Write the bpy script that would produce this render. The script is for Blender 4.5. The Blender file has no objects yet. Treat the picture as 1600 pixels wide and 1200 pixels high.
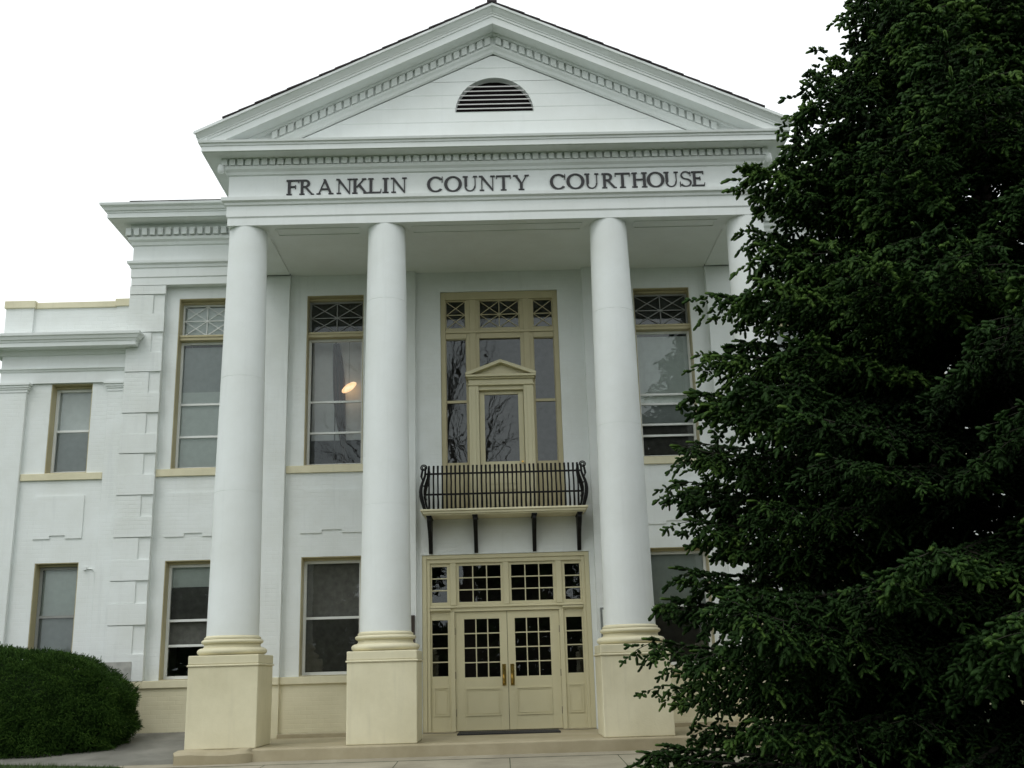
import bpy, math, random
import numpy as np
from mathutils import Vector, Matrix
random.seed(7); rng = np.random.default_rng(11)
PI = math.pi; R = math.radians
scene = bpy.context.scene
COL = scene.collection

# ------------------------------------------------------------------ materials
def newmat(name):
    m = bpy.data.materials.new(name); m.use_nodes = True
    nt = m.node_tree; b = nt.nodes['Principled BSDF']
    return m, nt, b
def N(nt, t, **kw):
    n = nt.nodes.new(t)
    for k, v in kw.items(): setattr(n, k, v)
    return n
def objcoord(nt): return N(nt, 'ShaderNodeTexCoord').outputs['Object']
def noise(nt, vec, scale, detail=4, rough=.55):
    n = N(nt, 'ShaderNodeTexNoise'); n.inputs['Scale'].default_value = scale
    n.inputs['Detail'].default_value = detail; n.inputs['Roughness'].default_value = rough
    nt.links.new(vec, n.inputs['Vector']); return n.outputs['Fac']
def ramp(nt, fac, stops):
    r = N(nt, 'ShaderNodeValToRGB'); e = r.color_ramp.elements
    while len(e) < len(stops): e.new(.5)
    for q, (p, c) in zip(e, stops):
        q.position = p; q.color = (*c, 1) if len(c) == 3 else c
    nt.links.new(fac, r.inputs['Fac']); return r.outputs['Color']
def mixc(nt, a, b, fac, mode='MIX'):
    m = N(nt, 'ShaderNodeMix', data_type='RGBA', blend_type=mode)
    for i, v in ((6, a), (7, b)):
        if isinstance(v, tuple): m.inputs[i].default_value = (*v, 1)
        else: nt.links.new(v, m.inputs[i])
    if isinstance(fac, (int, float)): m.inputs[0].default_value = fac
    else: nt.links.new(fac, m.inputs[0])
    return m.outputs[2]
def bump(nt, b, h, strength, dist=.01, chain=None):
    n = N(nt, 'ShaderNodeBump'); n.inputs['Strength'].default_value = strength
    n.inputs['Distance'].default_value = dist; nt.links.new(h, n.inputs['Height'])
    if chain: nt.links.new(chain, n.inputs['Normal'])
    nt.links.new(n.outputs['Normal'], b.inputs['Normal']); return n.outputs['Normal']
def mapping(nt, vec, scale):
    m = N(nt, 'ShaderNodeMapping'); m.inputs['Scale'].default_value = scale
    nt.links.new(vec, m.inputs['Vector']); return m.outputs['Vector']

def paint(name, col, rough=.5, dirt=.10, brick=False, lumps=.25, streak=.08):
    m, nt, b = newmat(name); v = objcoord(nt)
    d = tuple(c * k for c, k in zip(col, (1 - 2.2 * dirt, 1 - 2.3 * dirt, 1 - 2.8 * dirt)))
    f1 = noise(nt, v, .9, 6, .62)
    c = ramp(nt, f1, [(.33, d), (.62, col)])
    f2 = noise(nt, mapping(nt, v, (5, 5, .35)), 1.6, 4, .6)          # rain streaks
    c = mixc(nt, c, tuple(x * .80 for x in col), ramp(nt, f2, [(.56, (0, 0, 0)), (.8, (streak * 4,) * 3)]))
    f3 = noise(nt, v, 28, 3, .6)
    c = mixc(nt, c, tuple(x * .9 for x in col), ramp(nt, f3, [(.6, (0, 0, 0)), (.75, (.35,) * 3)]))
    nt.links.new(c, b.inputs['Base Color'])
    b.inputs['Roughness'].default_value = rough
    b.inputs['Specular IOR Level'].default_value = .35
    ch = bump(nt, b, noise(nt, v, 3.5, 3, .5), lumps, .012)
    ch = bump(nt, b, noise(nt, v, 45, 4, .6), lumps, .004, ch)
    if brick:
        s = N(nt, 'ShaderNodeSeparateXYZ'); nt.links.new(v, s.inputs[0])
        ad = N(nt, 'ShaderNodeMath', operation='ADD'); nt.links.new(s.outputs[0], ad.inputs[0]); nt.links.new(s.outputs[1], ad.inputs[1])
        cb = N(nt, 'ShaderNodeCombineXYZ'); nt.links.new(ad.outputs[0], cb.inputs[0]); nt.links.new(s.outputs[2], cb.inputs[1])
        w = noise(nt, v, 3, 2); wm = mixc(nt, cb.outputs[0], w, .004)
        t = N(nt, 'ShaderNodeTexBrick'); nt.links.new(wm, t.inputs['Vector'])
        t.inputs['Scale'].default_value = 1; t.inputs['Brick Width'].default_value = .215; t.inputs['Row Height'].default_value = .076
        t.inputs['Mortar Size'].default_value = .006; t.inputs['Mortar Smooth'].default_value = .6
        t.inputs['Color1'].default_value = (1, 1, 1, 1); t.inputs['Color2'].default_value = (.72, .72, .72, 1); t.inputs['Mortar'].default_value = (0, 0, 0, 1)
        k = noise(nt, v, .6, 3); kk = ramp(nt, k, [(.38, (.25,) * 3), (.62, (1,) * 3)])
        h = mixc(nt, t.outputs['Color'], kk, 1.0, 'MULTIPLY')
        bump(nt, b, h, .6, .005, ch)
    return m
WHITE = (.80, .832, .82); CREAM = (.76, .71, .515); TAN = (.50, .445, .275)
M = {}
M['brick'] = paint('painted_white_brick', WHITE, .55, .045, True, .2, .13)
M['white'] = paint('white_trim_paint', WHITE, .5, .035, False, .25, .07)
M['quoin'] = paint('white_quoin_brick', WHITE, .55, .05, True, .2, .13)
M['cream_brick'] = paint('cream_painted_brick', CREAM, .55, .07, True)
M['cream'] = paint('cream_stucco', CREAM, .6, .075, False, .5, .14)
M['tan'] = paint('tan_frame_paint', TAN, .4, .05, False, .1)
M['door'] = paint('pale_tan_door_paint', (.63, .582, .385), .35, .03, False, .08, .03)
M['porch'] = paint('tan_floor_paint', (.43, .375, .255), .6, .12, False, .3, 0)
M['sash'] = paint('sash_white', (.80, .82, .81), .4, .05, False, .05)
M['greysash'] = paint('sash_grey', (.33, .34, .33), .4, .05, False, .05)
M['slat'] = paint('slat_white', (.72, .70, .70), .45, .05, False, .05)
def simple(name, col, rough=.5, metal=0, spec=.5, lo=.78, hi=1.15):
    m, nt, b = newmat(name); v = objcoord(nt)
    c = ramp(nt, noise(nt, v, 9, 4), [(.3, tuple(x * lo for x in col)), (.7, tuple(min(1, x * hi) for x in col))])
    nt.links.new(c, b.inputs['Base Color'])
    b.inputs['Roughness'].default_value = rough; b.inputs['Metallic'].default_value = metal
    b.inputs['Specular IOR Level'].default_value = spec
    return m
M['iron'] = simple('black_iron', (.009, .009, .009), .6, 0, .2)
M['letter'] = simple('black_letter', (.016, .015, .017), .45)
M['brass'] = simple('polished_brass', (.55, .36, .10), .22, 1)
M['hinge'] = simple('dark_hinge', (.05, .04, .03), .5)
M['dark'] = simple('dark_void', (.012, .009, .010), .9, 0, .1)
M['interior'] = simple('interior_plaster', (.17, .165, .155), .9, 0, .1)
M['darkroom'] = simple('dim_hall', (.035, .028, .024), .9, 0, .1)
M['shade'] = simple('shade_or_fill', (.76, .80, .76), .9, 0, .1, .94, 1.04)
M['backing'] = simple('backing_white', (.82, .85, .85), .9, 0, .1, .95, 1.03)  # pale colour of the panel added to brighten the pane behind the flag
M['dimfill'] = simple('dim_room_fill', (.15, .145, .135), .9, 0, .1, .8, 1.2)  # for added panels whose grey stands in for dim room light
M['blind'] = simple('grey_blind', (.50, .53, .52), .9, 0, .1, .92, 1.05)
M['plaque'] = simple('bronze_plaque', (.035, .025, .02), .4)
M['stone'] = simple('grey_stone', (.40, .40, .37), .8)
M['metal'] = simple('grey_metal', (.30, .32, .31), .35, .6)
M['mat'] = simple('black_rubber', (.022, .022, .024), .85)
M['flag'] = simple('faded_flag_cloth', (.055, .032, .026), .9)
M['bark'] = simple('spruce_bark', (.055, .040, .030), .9)
M['twig'] = simple('brown_twig', (.020, .018, .010), .9)
def m_shingle():
    m, nt, b = newmat('brown_shingle'); v = objcoord(nt)
    c = ramp(nt, noise(nt, v, 6, 5, .7), [(.3, (.035, .028, .032)), (.7, (.085, .068, .072))])
    nt.links.new(c, b.inputs['Base Color']); b.inputs['Roughness'].default_value = .9
    bump(nt, b, noise(nt, v, 30, 3), .5, .01); return m
M['shingle'] = m_shingle()
def m_glass():
    m, nt, b = newmat('window_glass'); nt.nodes.remove(b)
    out = nt.nodes['Material Output']; v = objcoord(nt)
    tr = N(nt, 'ShaderNodeBsdfTransparent'); tr.inputs[0].default_value = (.90, .92, .91, 1)
    gl = N(nt, 'ShaderNodeBsdfGlossy'); gl.inputs['Roughness'].default_value = .008; gl.inputs['Color'].default_value = (.9, .95, .95, 1)
    fr = N(nt, 'ShaderNodeFresnel'); fr.inputs['IOR'].default_value = 1.68
    bp = N(nt, 'ShaderNodeBump'); bp.inputs['Strength'].default_value = .05; bp.inputs['Distance'].default_value = .02
    nt.links.new(noise(nt, v, 2.2, 2), bp.inputs['Height'])
    nt.links.new(bp.outputs[0], gl.inputs['Normal'])
    mx = N(nt, 'ShaderNodeMixShader'); nt.links.new(fr.outputs[0], mx.inputs[0])
    nt.links.new(tr.outputs[0], mx.inputs[1]); nt.links.new(gl.outputs[0], mx.inputs[2])
    nt.links.new(mx.outputs[0], out.inputs['Surface']); return m
M['glass'] = m_glass()
def m_lamp():
    m, nt, b = newmat('lit_lamp_glass')
    b.inputs['Base Color'].default_value = (.8, .6, .4, 1)
    c = ramp(nt, noise(nt, objcoord(nt), 7, 2), [(.35, (1, .50, .20)), (.65, (1, .72, .45))])
    nt.links.new(c, b.inputs['Emission Color']); b.inputs['Emission Strength'].default_value = 1.0
    return m
M['lamp'] = m_lamp()
def m_concrete():
    m, nt, b = newmat('walk_concrete'); v = objcoord(nt)
    c = ramp(nt, noise(nt, v, 1.3, 6, .65), [(.3, (.25, .225, .165)), (.68, (.40, .365, .275))])
    c = mixc(nt, c, (.18, .16, .12), ramp(nt, noise(nt, v, 60, 2), [(.6, (0, 0, 0)), (.72, (.5,) * 3)]))
    nt.links.new(c, b.inputs['Base Color']); b.inputs['Roughness'].default_value = .85
    bump(nt, b, noise(nt, v, 80, 3), .3, .004); return m
M['concrete'] = m_concrete()
def m_pavement():
    m, nt, b = newmat('grey_pavement'); v = objcoord(nt)
    c = ramp(nt, noise(nt, v, 1.1, 6, .65), [(.28, (.12, .115, .095)), (.5, (.19, .185, .16)), (.72, (.27, .26, .225))])
    nt.links.new(c, b.inputs['Base Color']); b.inputs['Roughness'].default_value = .8
    bump(nt, b, noise(nt, v, 70, 3), .3, .004); return m
M['pavement'] = m_pavement()
def m_earth():
    m, nt, b = newmat('lawn_soil'); v = objcoord(nt)
    c = ramp(nt, noise(nt, v, 2.5, 6, .7), [(.3, (.020, .038, .012)), (.7, (.05, .085, .026))])
    nt.links.new(c, b.inputs['Base Color']); b.inputs['Roughness'].default_value = .95; return m
M['earth'] = m_earth()
def m_foliage(name, dark, mid, young, rough=.55):
    m, nt, b = newmat(name)
    a = N(nt, 'ShaderNodeAttribute'); a.attribute_name = 'tint'
    c = ramp(nt, a.outputs['Fac'], [(0, dark), (.55, mid), (1, young)])
    nt.links.new(c, b.inputs['Base Color']); b.inputs['Roughness'].default_value = rough
    b.inputs['Specular IOR Level'].default_value = .08
    return m
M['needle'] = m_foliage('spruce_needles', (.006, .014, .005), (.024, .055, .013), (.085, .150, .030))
M['yew'] = m_foliage('yew_needles', (.012, .030, .006), (.042, .094, .016), (.090, .165, .030))
M['grass'] = m_foliage('grass_blades', (.030, .055, .015), (.055, .095, .026), (.10, .15, .045))

# ------------------------------------------------------------------ mesh helpers
class MB:
    def __init__(s): s.v = []; s.f = []
    def add(s, vs, fs):
        o = len(s.v); s.v += [tuple(map(float, p)) for p in vs]; s.f += [tuple(o + i for i in f) for f in fs]; return s
    def box(s, x0, x1, y0, y1, z0, z1):
        if x0 > x1: x0, x1 = x1, x0
        v = [(x0, y0, z0), (x1, y0, z0), (x1, y1, z0), (x0, y1, z0), (x0, y0, z1), (x1, y0, z1), (x1, y1, z1), (x0, y1, z1)]
        return s.add(v, [(0, 3, 2, 1), (4, 5, 6, 7), (0, 1, 5, 4), (1, 2, 6, 5), (2, 3, 7, 6), (3, 0, 4, 7)])
    def prism_xz(s, pts, y0, y1):
        """polygon in x,z (counter-clockwise seen from the front, -y) given depth y0 (front) to y1."""
        n = len(pts)
        v = [(x, y0, z) for x, z in pts] + [(x, y1, z) for x, z in pts]
        f = [tuple(range(n)), tuple(range(2 * n - 1, n - 1, -1))]
        f += [(i + n, (i + 1) % n + n, (i + 1) % n, i) for i in range(n)]
        return s.add(v, f)
    def prism_yz(s, pts, x0, x1):
        n = len(pts)
        v = [(x0, y, z) for y, z in pts] + [(x1, y, z) for y, z in pts]
        f = [tuple(range(n - 1, -1, -1)), tuple(range(n, 2 * n))] + [(i, (i + 1) % n, (i + 1) % n + n, i + n) for i in range(n)]
        return s.add(v, f)
    def lathe(s, prof, seg=64, cx=0, cy=0):
        v = []; f = []
        for r, z in prof:
            v += [(cx + r * math.cos(2 * PI * k / seg), cy + r * math.sin(2 * PI * k / seg), z) for k in range(seg)]
        for i in range(len(prof) - 1):
            for k in range(seg):
                a = i * seg + k; b = i * seg + (k + 1) % seg
                f.append((a, b, b + seg, a + seg))
        f.append(tuple(range(seg - 1, -1, -1))); f.append(tuple((len(prof) - 1) * seg + k for k in range(seg)))
        return s.add(v, f)
    def tube(s, pts, rad, seg=6, flat=None):
        pts = [Vector(p) for p in pts]; n = len(pts)
        if isinstance(rad, (int, float)): rad = [rad] * n
        v = []; f = []; up = Vector((0, 0, 1))
        prev = None
        for i, p in enumerate(pts):
            t = (pts[min(i + 1, n - 1)] - pts[max(i - 1, 0)]).normalized()
            if prev is None:
                a = t.cross(up)
                if a.length < .05: a = t.cross(Vector((1, 0, 0)))
            else: a = prev - t * prev.dot(t)
            a.normalize(); prev = a; b = t.cross(a)
            for k in range(seg):
                w = 2 * PI * (k + .5) / seg
                ka, kb = (1, 1) if flat is None else flat
                v.append(p + a * math.cos(w) * rad[i] * ka + b * math.sin(w) * rad[i] * kb)
        for i in range(n - 1):
            for k in range(seg):
                q = i * seg + k; r = i * seg + (k + 1) % seg
                f.append((q, r, r + seg, q + seg))
        f.append(tuple(range(seg - 1, -1, -1))); f.append(tuple((n - 1) * seg + k for k in range(seg)))
        return s.add(v, f)
    def sweep(s, path, prof, close=True):
        """path(e) -> list of (x, y) points at outward offset e; prof list of (e, z) top to bottom."""
        rows = [[(x, y, z) for x, y in path(e)] for e, z in prof]
        n = len(rows[0]); v = [p for r in rows for p in r]; f = []
        m = len(rows)
        for i in range(m if close else m - 1):
            j = (i + 1) % m
            for k in range(n - 1):
                f.append((i * n + k, j * n + k, j * n + k + 1, i * n + k + 1))
        if close:
            f.append(tuple(i * n for i in range(m))[::-1]); f.append(tuple(i * n + n - 1 for i in range(m)))
        return s.add(v, f)
    def build(s, name, mat, parent=None, smooth=False, bevel=0, label=None):
        me = bpy.data.meshes.new(name); me.from_pydata(s.v, [], s.f); me.update()
        import bmesh
        bm = bmesh.new(); bm.from_mesh(me); bmesh.ops.recalc_face_normals(bm, faces=bm.faces[:]); bm.to_mesh(me); bm.free()
        me.materials.append(M[mat] if isinstance(mat, str) else mat)
        if smooth:
            me.polygons.foreach_set('use_smooth', [True] * len(me.polygons)); me.set_sharp_from_angle(angle=R(38))
        o = bpy.data.objects.new(name, me); COL.objects.link(o)
        if parent: o.parent = parent
        if bevel:
            b = o.modifiers.new('soft_edges', 'BEVEL'); b.width = bevel; b.segments = 2; b.limit_method = 'ANGLE'; b.angle_limit = R(40)
        if label: o['label'] = label
        return o
def tag(o, label=None, cat=None, group=None, kind=None):
    for k, v in (('label', label), ('category', cat), ('group', group), ('kind', kind)):
        if v: o[k] = v
    return o
def empty(name, loc=(0, 0, 0)):
    o = bpy.data.objects.new(name, None); COL.objects.link(o); o.location = loc; return o
def B(x0, x1, y0, y1, z0, z1): return MB().box(x0, x1, y0, y1, z0, z1)

def wall_with_holes(x0, x1, z0, z1, yf, yb, holes):
    """a wall slab with real rectangular openings; holes are (x0, x1, z0, z1)"""
    m = MB()
    xs = sorted({x0, x1, *[h[0] for h in holes], *[h[1] for h in holes]}); zs = sorted({z0, z1, *[h[2] for h in holes], *[h[3] for h in holes]})
    inh = lambda x, z: any(h[0] < x < h[1] and h[2] < z < h[3] for h in holes)
    for i in range(len(xs) - 1):
        for j in range(len(zs) - 1):
            a, b, c, d = xs[i], xs[i + 1], zs[j], zs[j + 1]
            if inh((a + b) / 2, (c + d) / 2): continue
            m.add([(a, yf, c), (b, yf, c), (b, yf, d), (a, yf, d)], [(0, 1, 2, 3)])
            m.add([(a, yb, c), (b, yb, c), (b, yb, d), (a, yb, d)], [(3, 2, 1, 0)])
    for a, b, c, d in holes + [(x0, x1, z0, z1)]:
        m.add([(a, yf, c), (a, yb, c), (a, yb, d), (a, yf, d)], [(0, 1, 2, 3)])
        m.add([(b, yf, c), (b, yb, c), (b, yb, d), (b, yf, d)], [(3, 2, 1, 0)])
        m.add([(a, yf, c), (b, yf, c), (b, yb, c), (a, yb, c)], [(0, 1, 2, 3)])
        m.add([(a, yf, d), (b, yf, d), (b, yb, d), (a, yb, d)], [(3, 2, 1, 0)])
    return m
def build_raw(m, name, mat, parent):          # no normal recalculation needed for the hollow slabs
    me = bpy.data.meshes.new(name); me.from_pydata(m.v, [], m.f); me.materials.append(M[mat])
    o = bpy.data.objects.new(name, me); COL.objects.link(o); o.parent = parent; return o

# ------------------------------------------------------------------ levels (metres, porch floor = 0)
YP, YW, YQ = 2.12, 2.25, 2.085          # pilaster face, sunk wall face, quoin face
YA = -.33                               # architrave / frieze face of the portico
AX = 4.72                               # half width of the portico entablature
SL = .469; ZA = 12.67                   # pediment slope and apex
COLX = (-4.418, -1.969, 1.969, 4.418)

house = empty('courthouse', (0, 2.3, 0)); OFF = Matrix.Translation((0, -2.3, 0))
tag(house, 'white painted brick courthouse with columned portico, pediment and cream base', 'courthouse')
def part(o):                             # parts are modelled in world coordinates: undo the root's offset
    o.matrix_parent_inverse = OFF; return o
def P(m, name, mat, **k): return part(m.build(name, mat, house, **k))
def S(m, name, mat, parent, **k):        # sub-part
    return m.build(name, mat, parent, **k)

# ---- window openings
WIN_UP = [(-3.765, -2.655), (2.655, 3.765), (-6.27, -5.28), (5.28, 6.27)]
holes = [(a, b, 4.875, 8.275) for a, b in WIN_UP] + [(a, b, 1.035, 3.165) for a, b in WIN_UP]
DOOR = (-1.545, 1.545, 0.0, 3.137); CW = (-1.155, 1.155, 3.885, 8.29)
holes += [DOOR, CW]
part(build_raw(wall_with_holes(-7.18, 7.18, -.35, 8.72, YW, YW + .38, holes), 'front_wall', 'brick', house))
# pilasters between the bays
for a, b in ((-5.0, -4.09), (-2.30, -1.64), (1.64, 2.30), (4.09, 5.0)):
    P(B(a, b, YP, YW - .001, 1.03, 8.694 if abs(a + b) < 5 else 8.512), 'pilaster', 'brick', bevel=.006)
for sgn in (-1, 1):
    a, b = sorted((sgn * 4.09, sgn * 4.655)); P(B(a, b, YP + .002, YW - .001, 8.513, 8.655), 'pilaster_cap', 'white')
# quoins: backing strip plus alternating blocks
qz = [8.51, 8.33, 7.555, 6.76, 5.95, 5.17, 4.38, 3.595, 2.805, 2.015, 1.035]
for sgn in (-1, 1):
    a, b = sorted((sgn * 7.20, sgn * 6.52))
    strip = P(B(a, b, YP, YW - .001, 1.03, 8.512), 'corner_pier', 'quoin')
    for i in range(len(qz) - 1):
        t, u = qz[i], qz[i + 1]
        if i == 0: c0 = u
        else: c0 = u
        top = t - .004 if i == 0 else t - (t - u) * .52
        m = MB().box(a - (.0 if sgn < 0 else .02), b + (.02 if sgn < 0 else .0), YQ, YP + .001, c0, top)
        S(m, 'quoin', 'quoin', strip, bevel=.005)
        if i:
            xs = sorted((sgn * 6.73, sgn * 7.20)); m = MB().box(xs[0], xs[1], YQ + .012, YP + .001, top + .003, t - .012)
            S(m, 'quoin', 'quoin', strip, bevel=.004)
# raised panels between the floors, stepped along the lower edge
def stepped_panel(x0, x1, y, z0, z1):
    w = x1 - x0
    p = [(x0, z0), (x0 + .34 * w, z0), (x0 + .34 * w, z0 + .06), (x0 + .66 * w, z0 + .06), (x0 + .66 * w, z0), (x1, z0), (x1, z1), (x0, z1)]
    return MB().prism_xz(p, y - .022, y + .002)
for a, b in WIN_UP: P(stepped_panel(a - .03, b + .03, YW, 3.60, 4.42), 'stepped_panel', 'brick')
# cream base: belt course and plinth follow the wall's breaks
def base_run(x0, x1, yf):
    P(B(x0, x1, yf - .03, YW - .002, .905, 1.034), 'belt_course', 'cream', bevel=.008)
    P(B(x0, x1, yf + .012, YW - .002, -.30, .904), 'base_wall', 'cream_brick')
for sgn in (-1, 1):
    for a, b, y in ((7.20, 6.52, YP), (6.519, 5.001, YP + .001), (5.0, 4.09, YP), (4.089, 2.301, YW - .06), (2.30, 1.64, YP)):
        p, q = sorted((sgn * a, sgn * b)); base_run(p, q, y)
    p, q = sorted((sgn * 4.089, sgn * 2.301)); P(B(p, q, 2.06, YW - .06, -.01, .065), 'plinth_step', 'porch', bevel=.01)

# ---- windows
def rect_frame(m, x0, x1, z0, z1, w, y0, y1, wt=None, wb=None):
    wt = w if wt is None else wt; wb = w if wb is None else wb
    m.box(x0, x0 + w, y0, y1, z0, z1); m.box(x1 - w, x1, y0, y1, z0, z1)
    m.box(x0 + w, x1 - w, y0, y1, z1 - wt, z1); m.box(x0 + w, x1 - w, y0, y1, z0, z0 + wb); return m
def pane(x0, x1, z0, z1, y, parent):
    return S(MB().add([(x0, y, z0), (x1, y, z0), (x1, y, z1), (x0, y, z1)], [(0, 1, 2, 3)]), 'pane', 'glass', parent)
def bar(m, xa, za, xb, zb, w, y0, y1):
    d = Vector((xb - xa, 0, zb - za)).normalized(); n = Vector((-d.z, 0, d.x)) * w / 2
    p = [(xa + n.x, za + n.z), (xb + n.x, zb + n.z), (xb - n.x, zb - n.z), (xa - n.x, za - n.z)]
    m.prism_xz(p[::-1], y0, y1)
def star(m, x0, x1, z0, z1, y, w=.014, jack=True):
    xm, zm = (x0 + x1) / 2, (z0 + z1) / 2
    if jack:
        bar(m, xm, z0, xm, z1, w, y, y + .012); bar(m, x0, zm, x1, zm, w, y + .0015, y + .0135)
    bar(m, x0, z0, x1, z1, w, y + .003, y + .015); bar(m, x0, z1, x1, z0, w, y + .0045, y + .0165)
DY = .15
def lining(x0, x1, z0, z1):
    """thin painted lining of the reveal: jambs, head and sill board"""
    return rect_frame(MB(), x0, x1, z0, z1, .014, YW + .004, 2.46 + DY)
def upper_window(x0, x1, rails, shade=None, label=None, tm='greysash'):
    z0, z1 = 4.875, 8.275
    e = .002; x0 += e; x1 -= e; D = DY
    f = lining(x0, x1, z0 + e, z1 - e)
    f.box(x0 + .0145, x1 - .0145, 2.33, 2.46 + D, 7.44, 7.545); f.box(x0 + .0145, x1 - .0145, 2.31, 2.329, 7.50, 7.54)
    f.box(x0 + .0145, x1 - .0145, 2.40, 2.46 + D, 8.22, 8.258)
    w = P(f, 'window', 'tan', bevel=.004)
    if label: w['label'] = label
    i0, i1 = x0 + .016, x1 - .016
    t = MB(); rect_frame(t, i0, i1, 7.547, 8.218, .032, 2.335 + D, 2.385 + D)
    S(t, 'transom_frame', tm, w)
    X0, X1, Z0, Z1 = i0 + .033, i1 - .033, 7.58, 8.185; xm, zm = (X0 + X1) / 2, (Z0 + Z1) / 2
    g = MB(); bar(g, xm, Z0, xm, Z1, .017, 2.338 + D, 2.35 + D); bar(g, X0, zm, X1, zm, .017, 2.3395 + D, 2.3515 + D)
    for p, q in ((X0, xm), (xm, X1)):
        star(g, p, q, Z0, zm, 2.342 + D, .015, False); star(g, p, q, zm, Z1, 2.3421 + D, .015, False)
    S(g, 'transom_grille', tm, w)
    pane(i0 + .03, i1 - .03, 7.575, 8.19, 2.372 + D, w)
    s = MB(); rect_frame(s, i0, i1, 4.895, 7.438, .045, 2.325 + D, 2.385 + D, .05, .05)
    for r in rails: s.box(i0 + .046, i1 - .046, 2.33 + D, 2.38 + D, r - .02, r + .02)
    S(s, 'sash', 'sash', w)
    zz = [4.945] + sorted(rails) + [7.388]
    for k in range(len(zz) - 1): pane(i0 + .044, i1 - .044, zz[k] + (.019 if k else -.002), zz[k + 1] - (.019 if k < len(zz) - 2 else -.002), 2.36 + D - .004 * k, w)
    for zb, zt, mt in (shade or []):
        S(B(i0 + .03, i1 - .03, 2.425 + D, 2.432 + D, zb, zt), 'shade_or_fill', mt, w)  # window shades; the dim ones are added panels imitating room tone
    sx0, sx1 = (x0 - .29, x1 + .29) if abs(x0 + x1) > 10 else (x0 - .325, x1 + .35)
    if x0 > 0 and abs(x0 + x1) < 10: sx0, sx1 = x0 - .35, x1 + .325
    S(B(sx0, sx1, YW - .045, 2.46, 4.735, 4.872), 'window_sill', 'cream', w, bevel=.008)
    return w
upper_window(*WIN_UP[0], [6.165, 5.55])
P(B(-3.75, -2.67, 2.94, 2.95, 5.50, 7.6), 'added_backing', 'backing')  # bright panel added so the flag stands out against a lighter pane
upper_window(*WIN_UP[1], [6.155, 5.965, 5.555, 5.335], [(6.0, 7.36, 'shade'), (5.57, 5.999, 'blind'), (4.96, 5.569, 'dimfill')])
upper_window(*WIN_UP[2], [6.18, 5.54], [(6.45, 7.36, 'blind'), (4.96, 6.449, 'shade'), (7.57, 8.19, 'shade')], tm='sash')
upper_window(*WIN_UP[3], [6.165, 5.55], [(6.0, 7.36, 'shade')])
def lower_window(x0, x1, z0, z1, rails, shades=None, mat='sash'):
    e = .002; x0 += e; x1 -= e; D = DY
    f = lining(x0, x1, z0 + e, z1 - e); f.box(x0 + .0145, x1 - .0145, 2.40, 2.46 + D, z1 - .055, z1 - .0165)
    w = P(f, 'window', 'tan', bevel=.004)
    i0, i1 = x0 + .016, x1 - .016
    s = MB(); rect_frame(s, i0, i1, z0 + .018, z1 - .057, .05, 2.325 + D, 2.385 + D, .05, .055)
    for r in rails: s.box(i0 + .051, i1 - .051, 2.33 + D, 2.38 + D, r - .022, r + .022)
    S(s, 'sash', mat, w)
    zz = [z0 + .072] + sorted(rails) + [z1 - .107]
    for k in range(len(zz) - 1): pane(i0 + .049, i1 - .049, zz[k] + (.02 if k else -.002), zz[k + 1] - (.02 if k < len(zz) - 2 else -.002), 2.36 + D - .004 * k, w)
    for zb, zt, mt in (shades or []): S(B(i0 + .03, i1 - .03, 2.425 + D, 2.432 + D, zb, zt), 'shade_or_fill', mt, w)  # window shades, plus added dim panels that soften the black panes
    return w
lower_window(*WIN_UP[0], 1.035, 3.165, [2.065], [(1.12, 3.06, 'dimfill')])
lower_window(*WIN_UP[1], 1.035, 3.165, [2.11], [(2.12, 3.06, 'shade'), (1.12, 2.10, 'dimfill')])
lower_window(*WIN_UP[2], 1.035, 3.165, [2.09, 1.64], [(2.70, 3.06, 'shade'), (1.66, 2.69, 'dimfill')])
lower_window(*WIN_UP[3], 1.035, 3.165, [2.1], [(2.1, 3.06, 'shade')])

# ---- tall window and balcony door over the entrance
cw = P(MB().box(-1.153, -1.06, 2.285, 2.46, 3.89, 8.288).box(1.06, 1.153, 2.285, 2.46, 3.89, 8.288).box(-1.059, 1.059, 2.285, 2.46, 8.13, 8.288)
       .box(-.655, -.40, 2.305, 2.45, 6.50, 8.129).box(.40, .655, 2.305, 2.45, 6.50, 8.129)
       .box(-.655, -.60, 2.305, 2.45, 3.89, 6.499).box(.60, .655, 2.305, 2.45, 3.89, 6.499)
       .box(-.585, -.47, 2.285, 2.3049, 6.60, 8.129).box(.47, .585, 2.285, 2.3049, 6.60, 8.129)
       .box(-1.059, -.656, 2.30, 2.45, 7.33, 7.535).box(-.399, .399, 2.30, 2.45, 7.33, 7.535).box(.656, 1.059, 2.30, 2.45, 7.33, 7.535)
       .box(-1.06, 1.06, 2.27, 2.284, 7.44, 7.485), 'balcony_window', 'tan', bevel=.005)
for a, b in ((-1.058, -.657), (.657, 1.058)):
    sf = MB()
    rect_frame(sf, a, b, 4.86, 7.329, .012, 2.33, 2.38); sf.box(a + .012, b - .012, 2.325, 2.385, 6.04, 6.09)
    sf.box(a, b, 2.31, 2.44, 3.89, 4.859)
    rect_frame(sf, a + .05, b - .05, 4.02, 4.74, .02, 2.296, 2.311)
    S(sf, 'side_sash', 'tan', cw)
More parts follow.
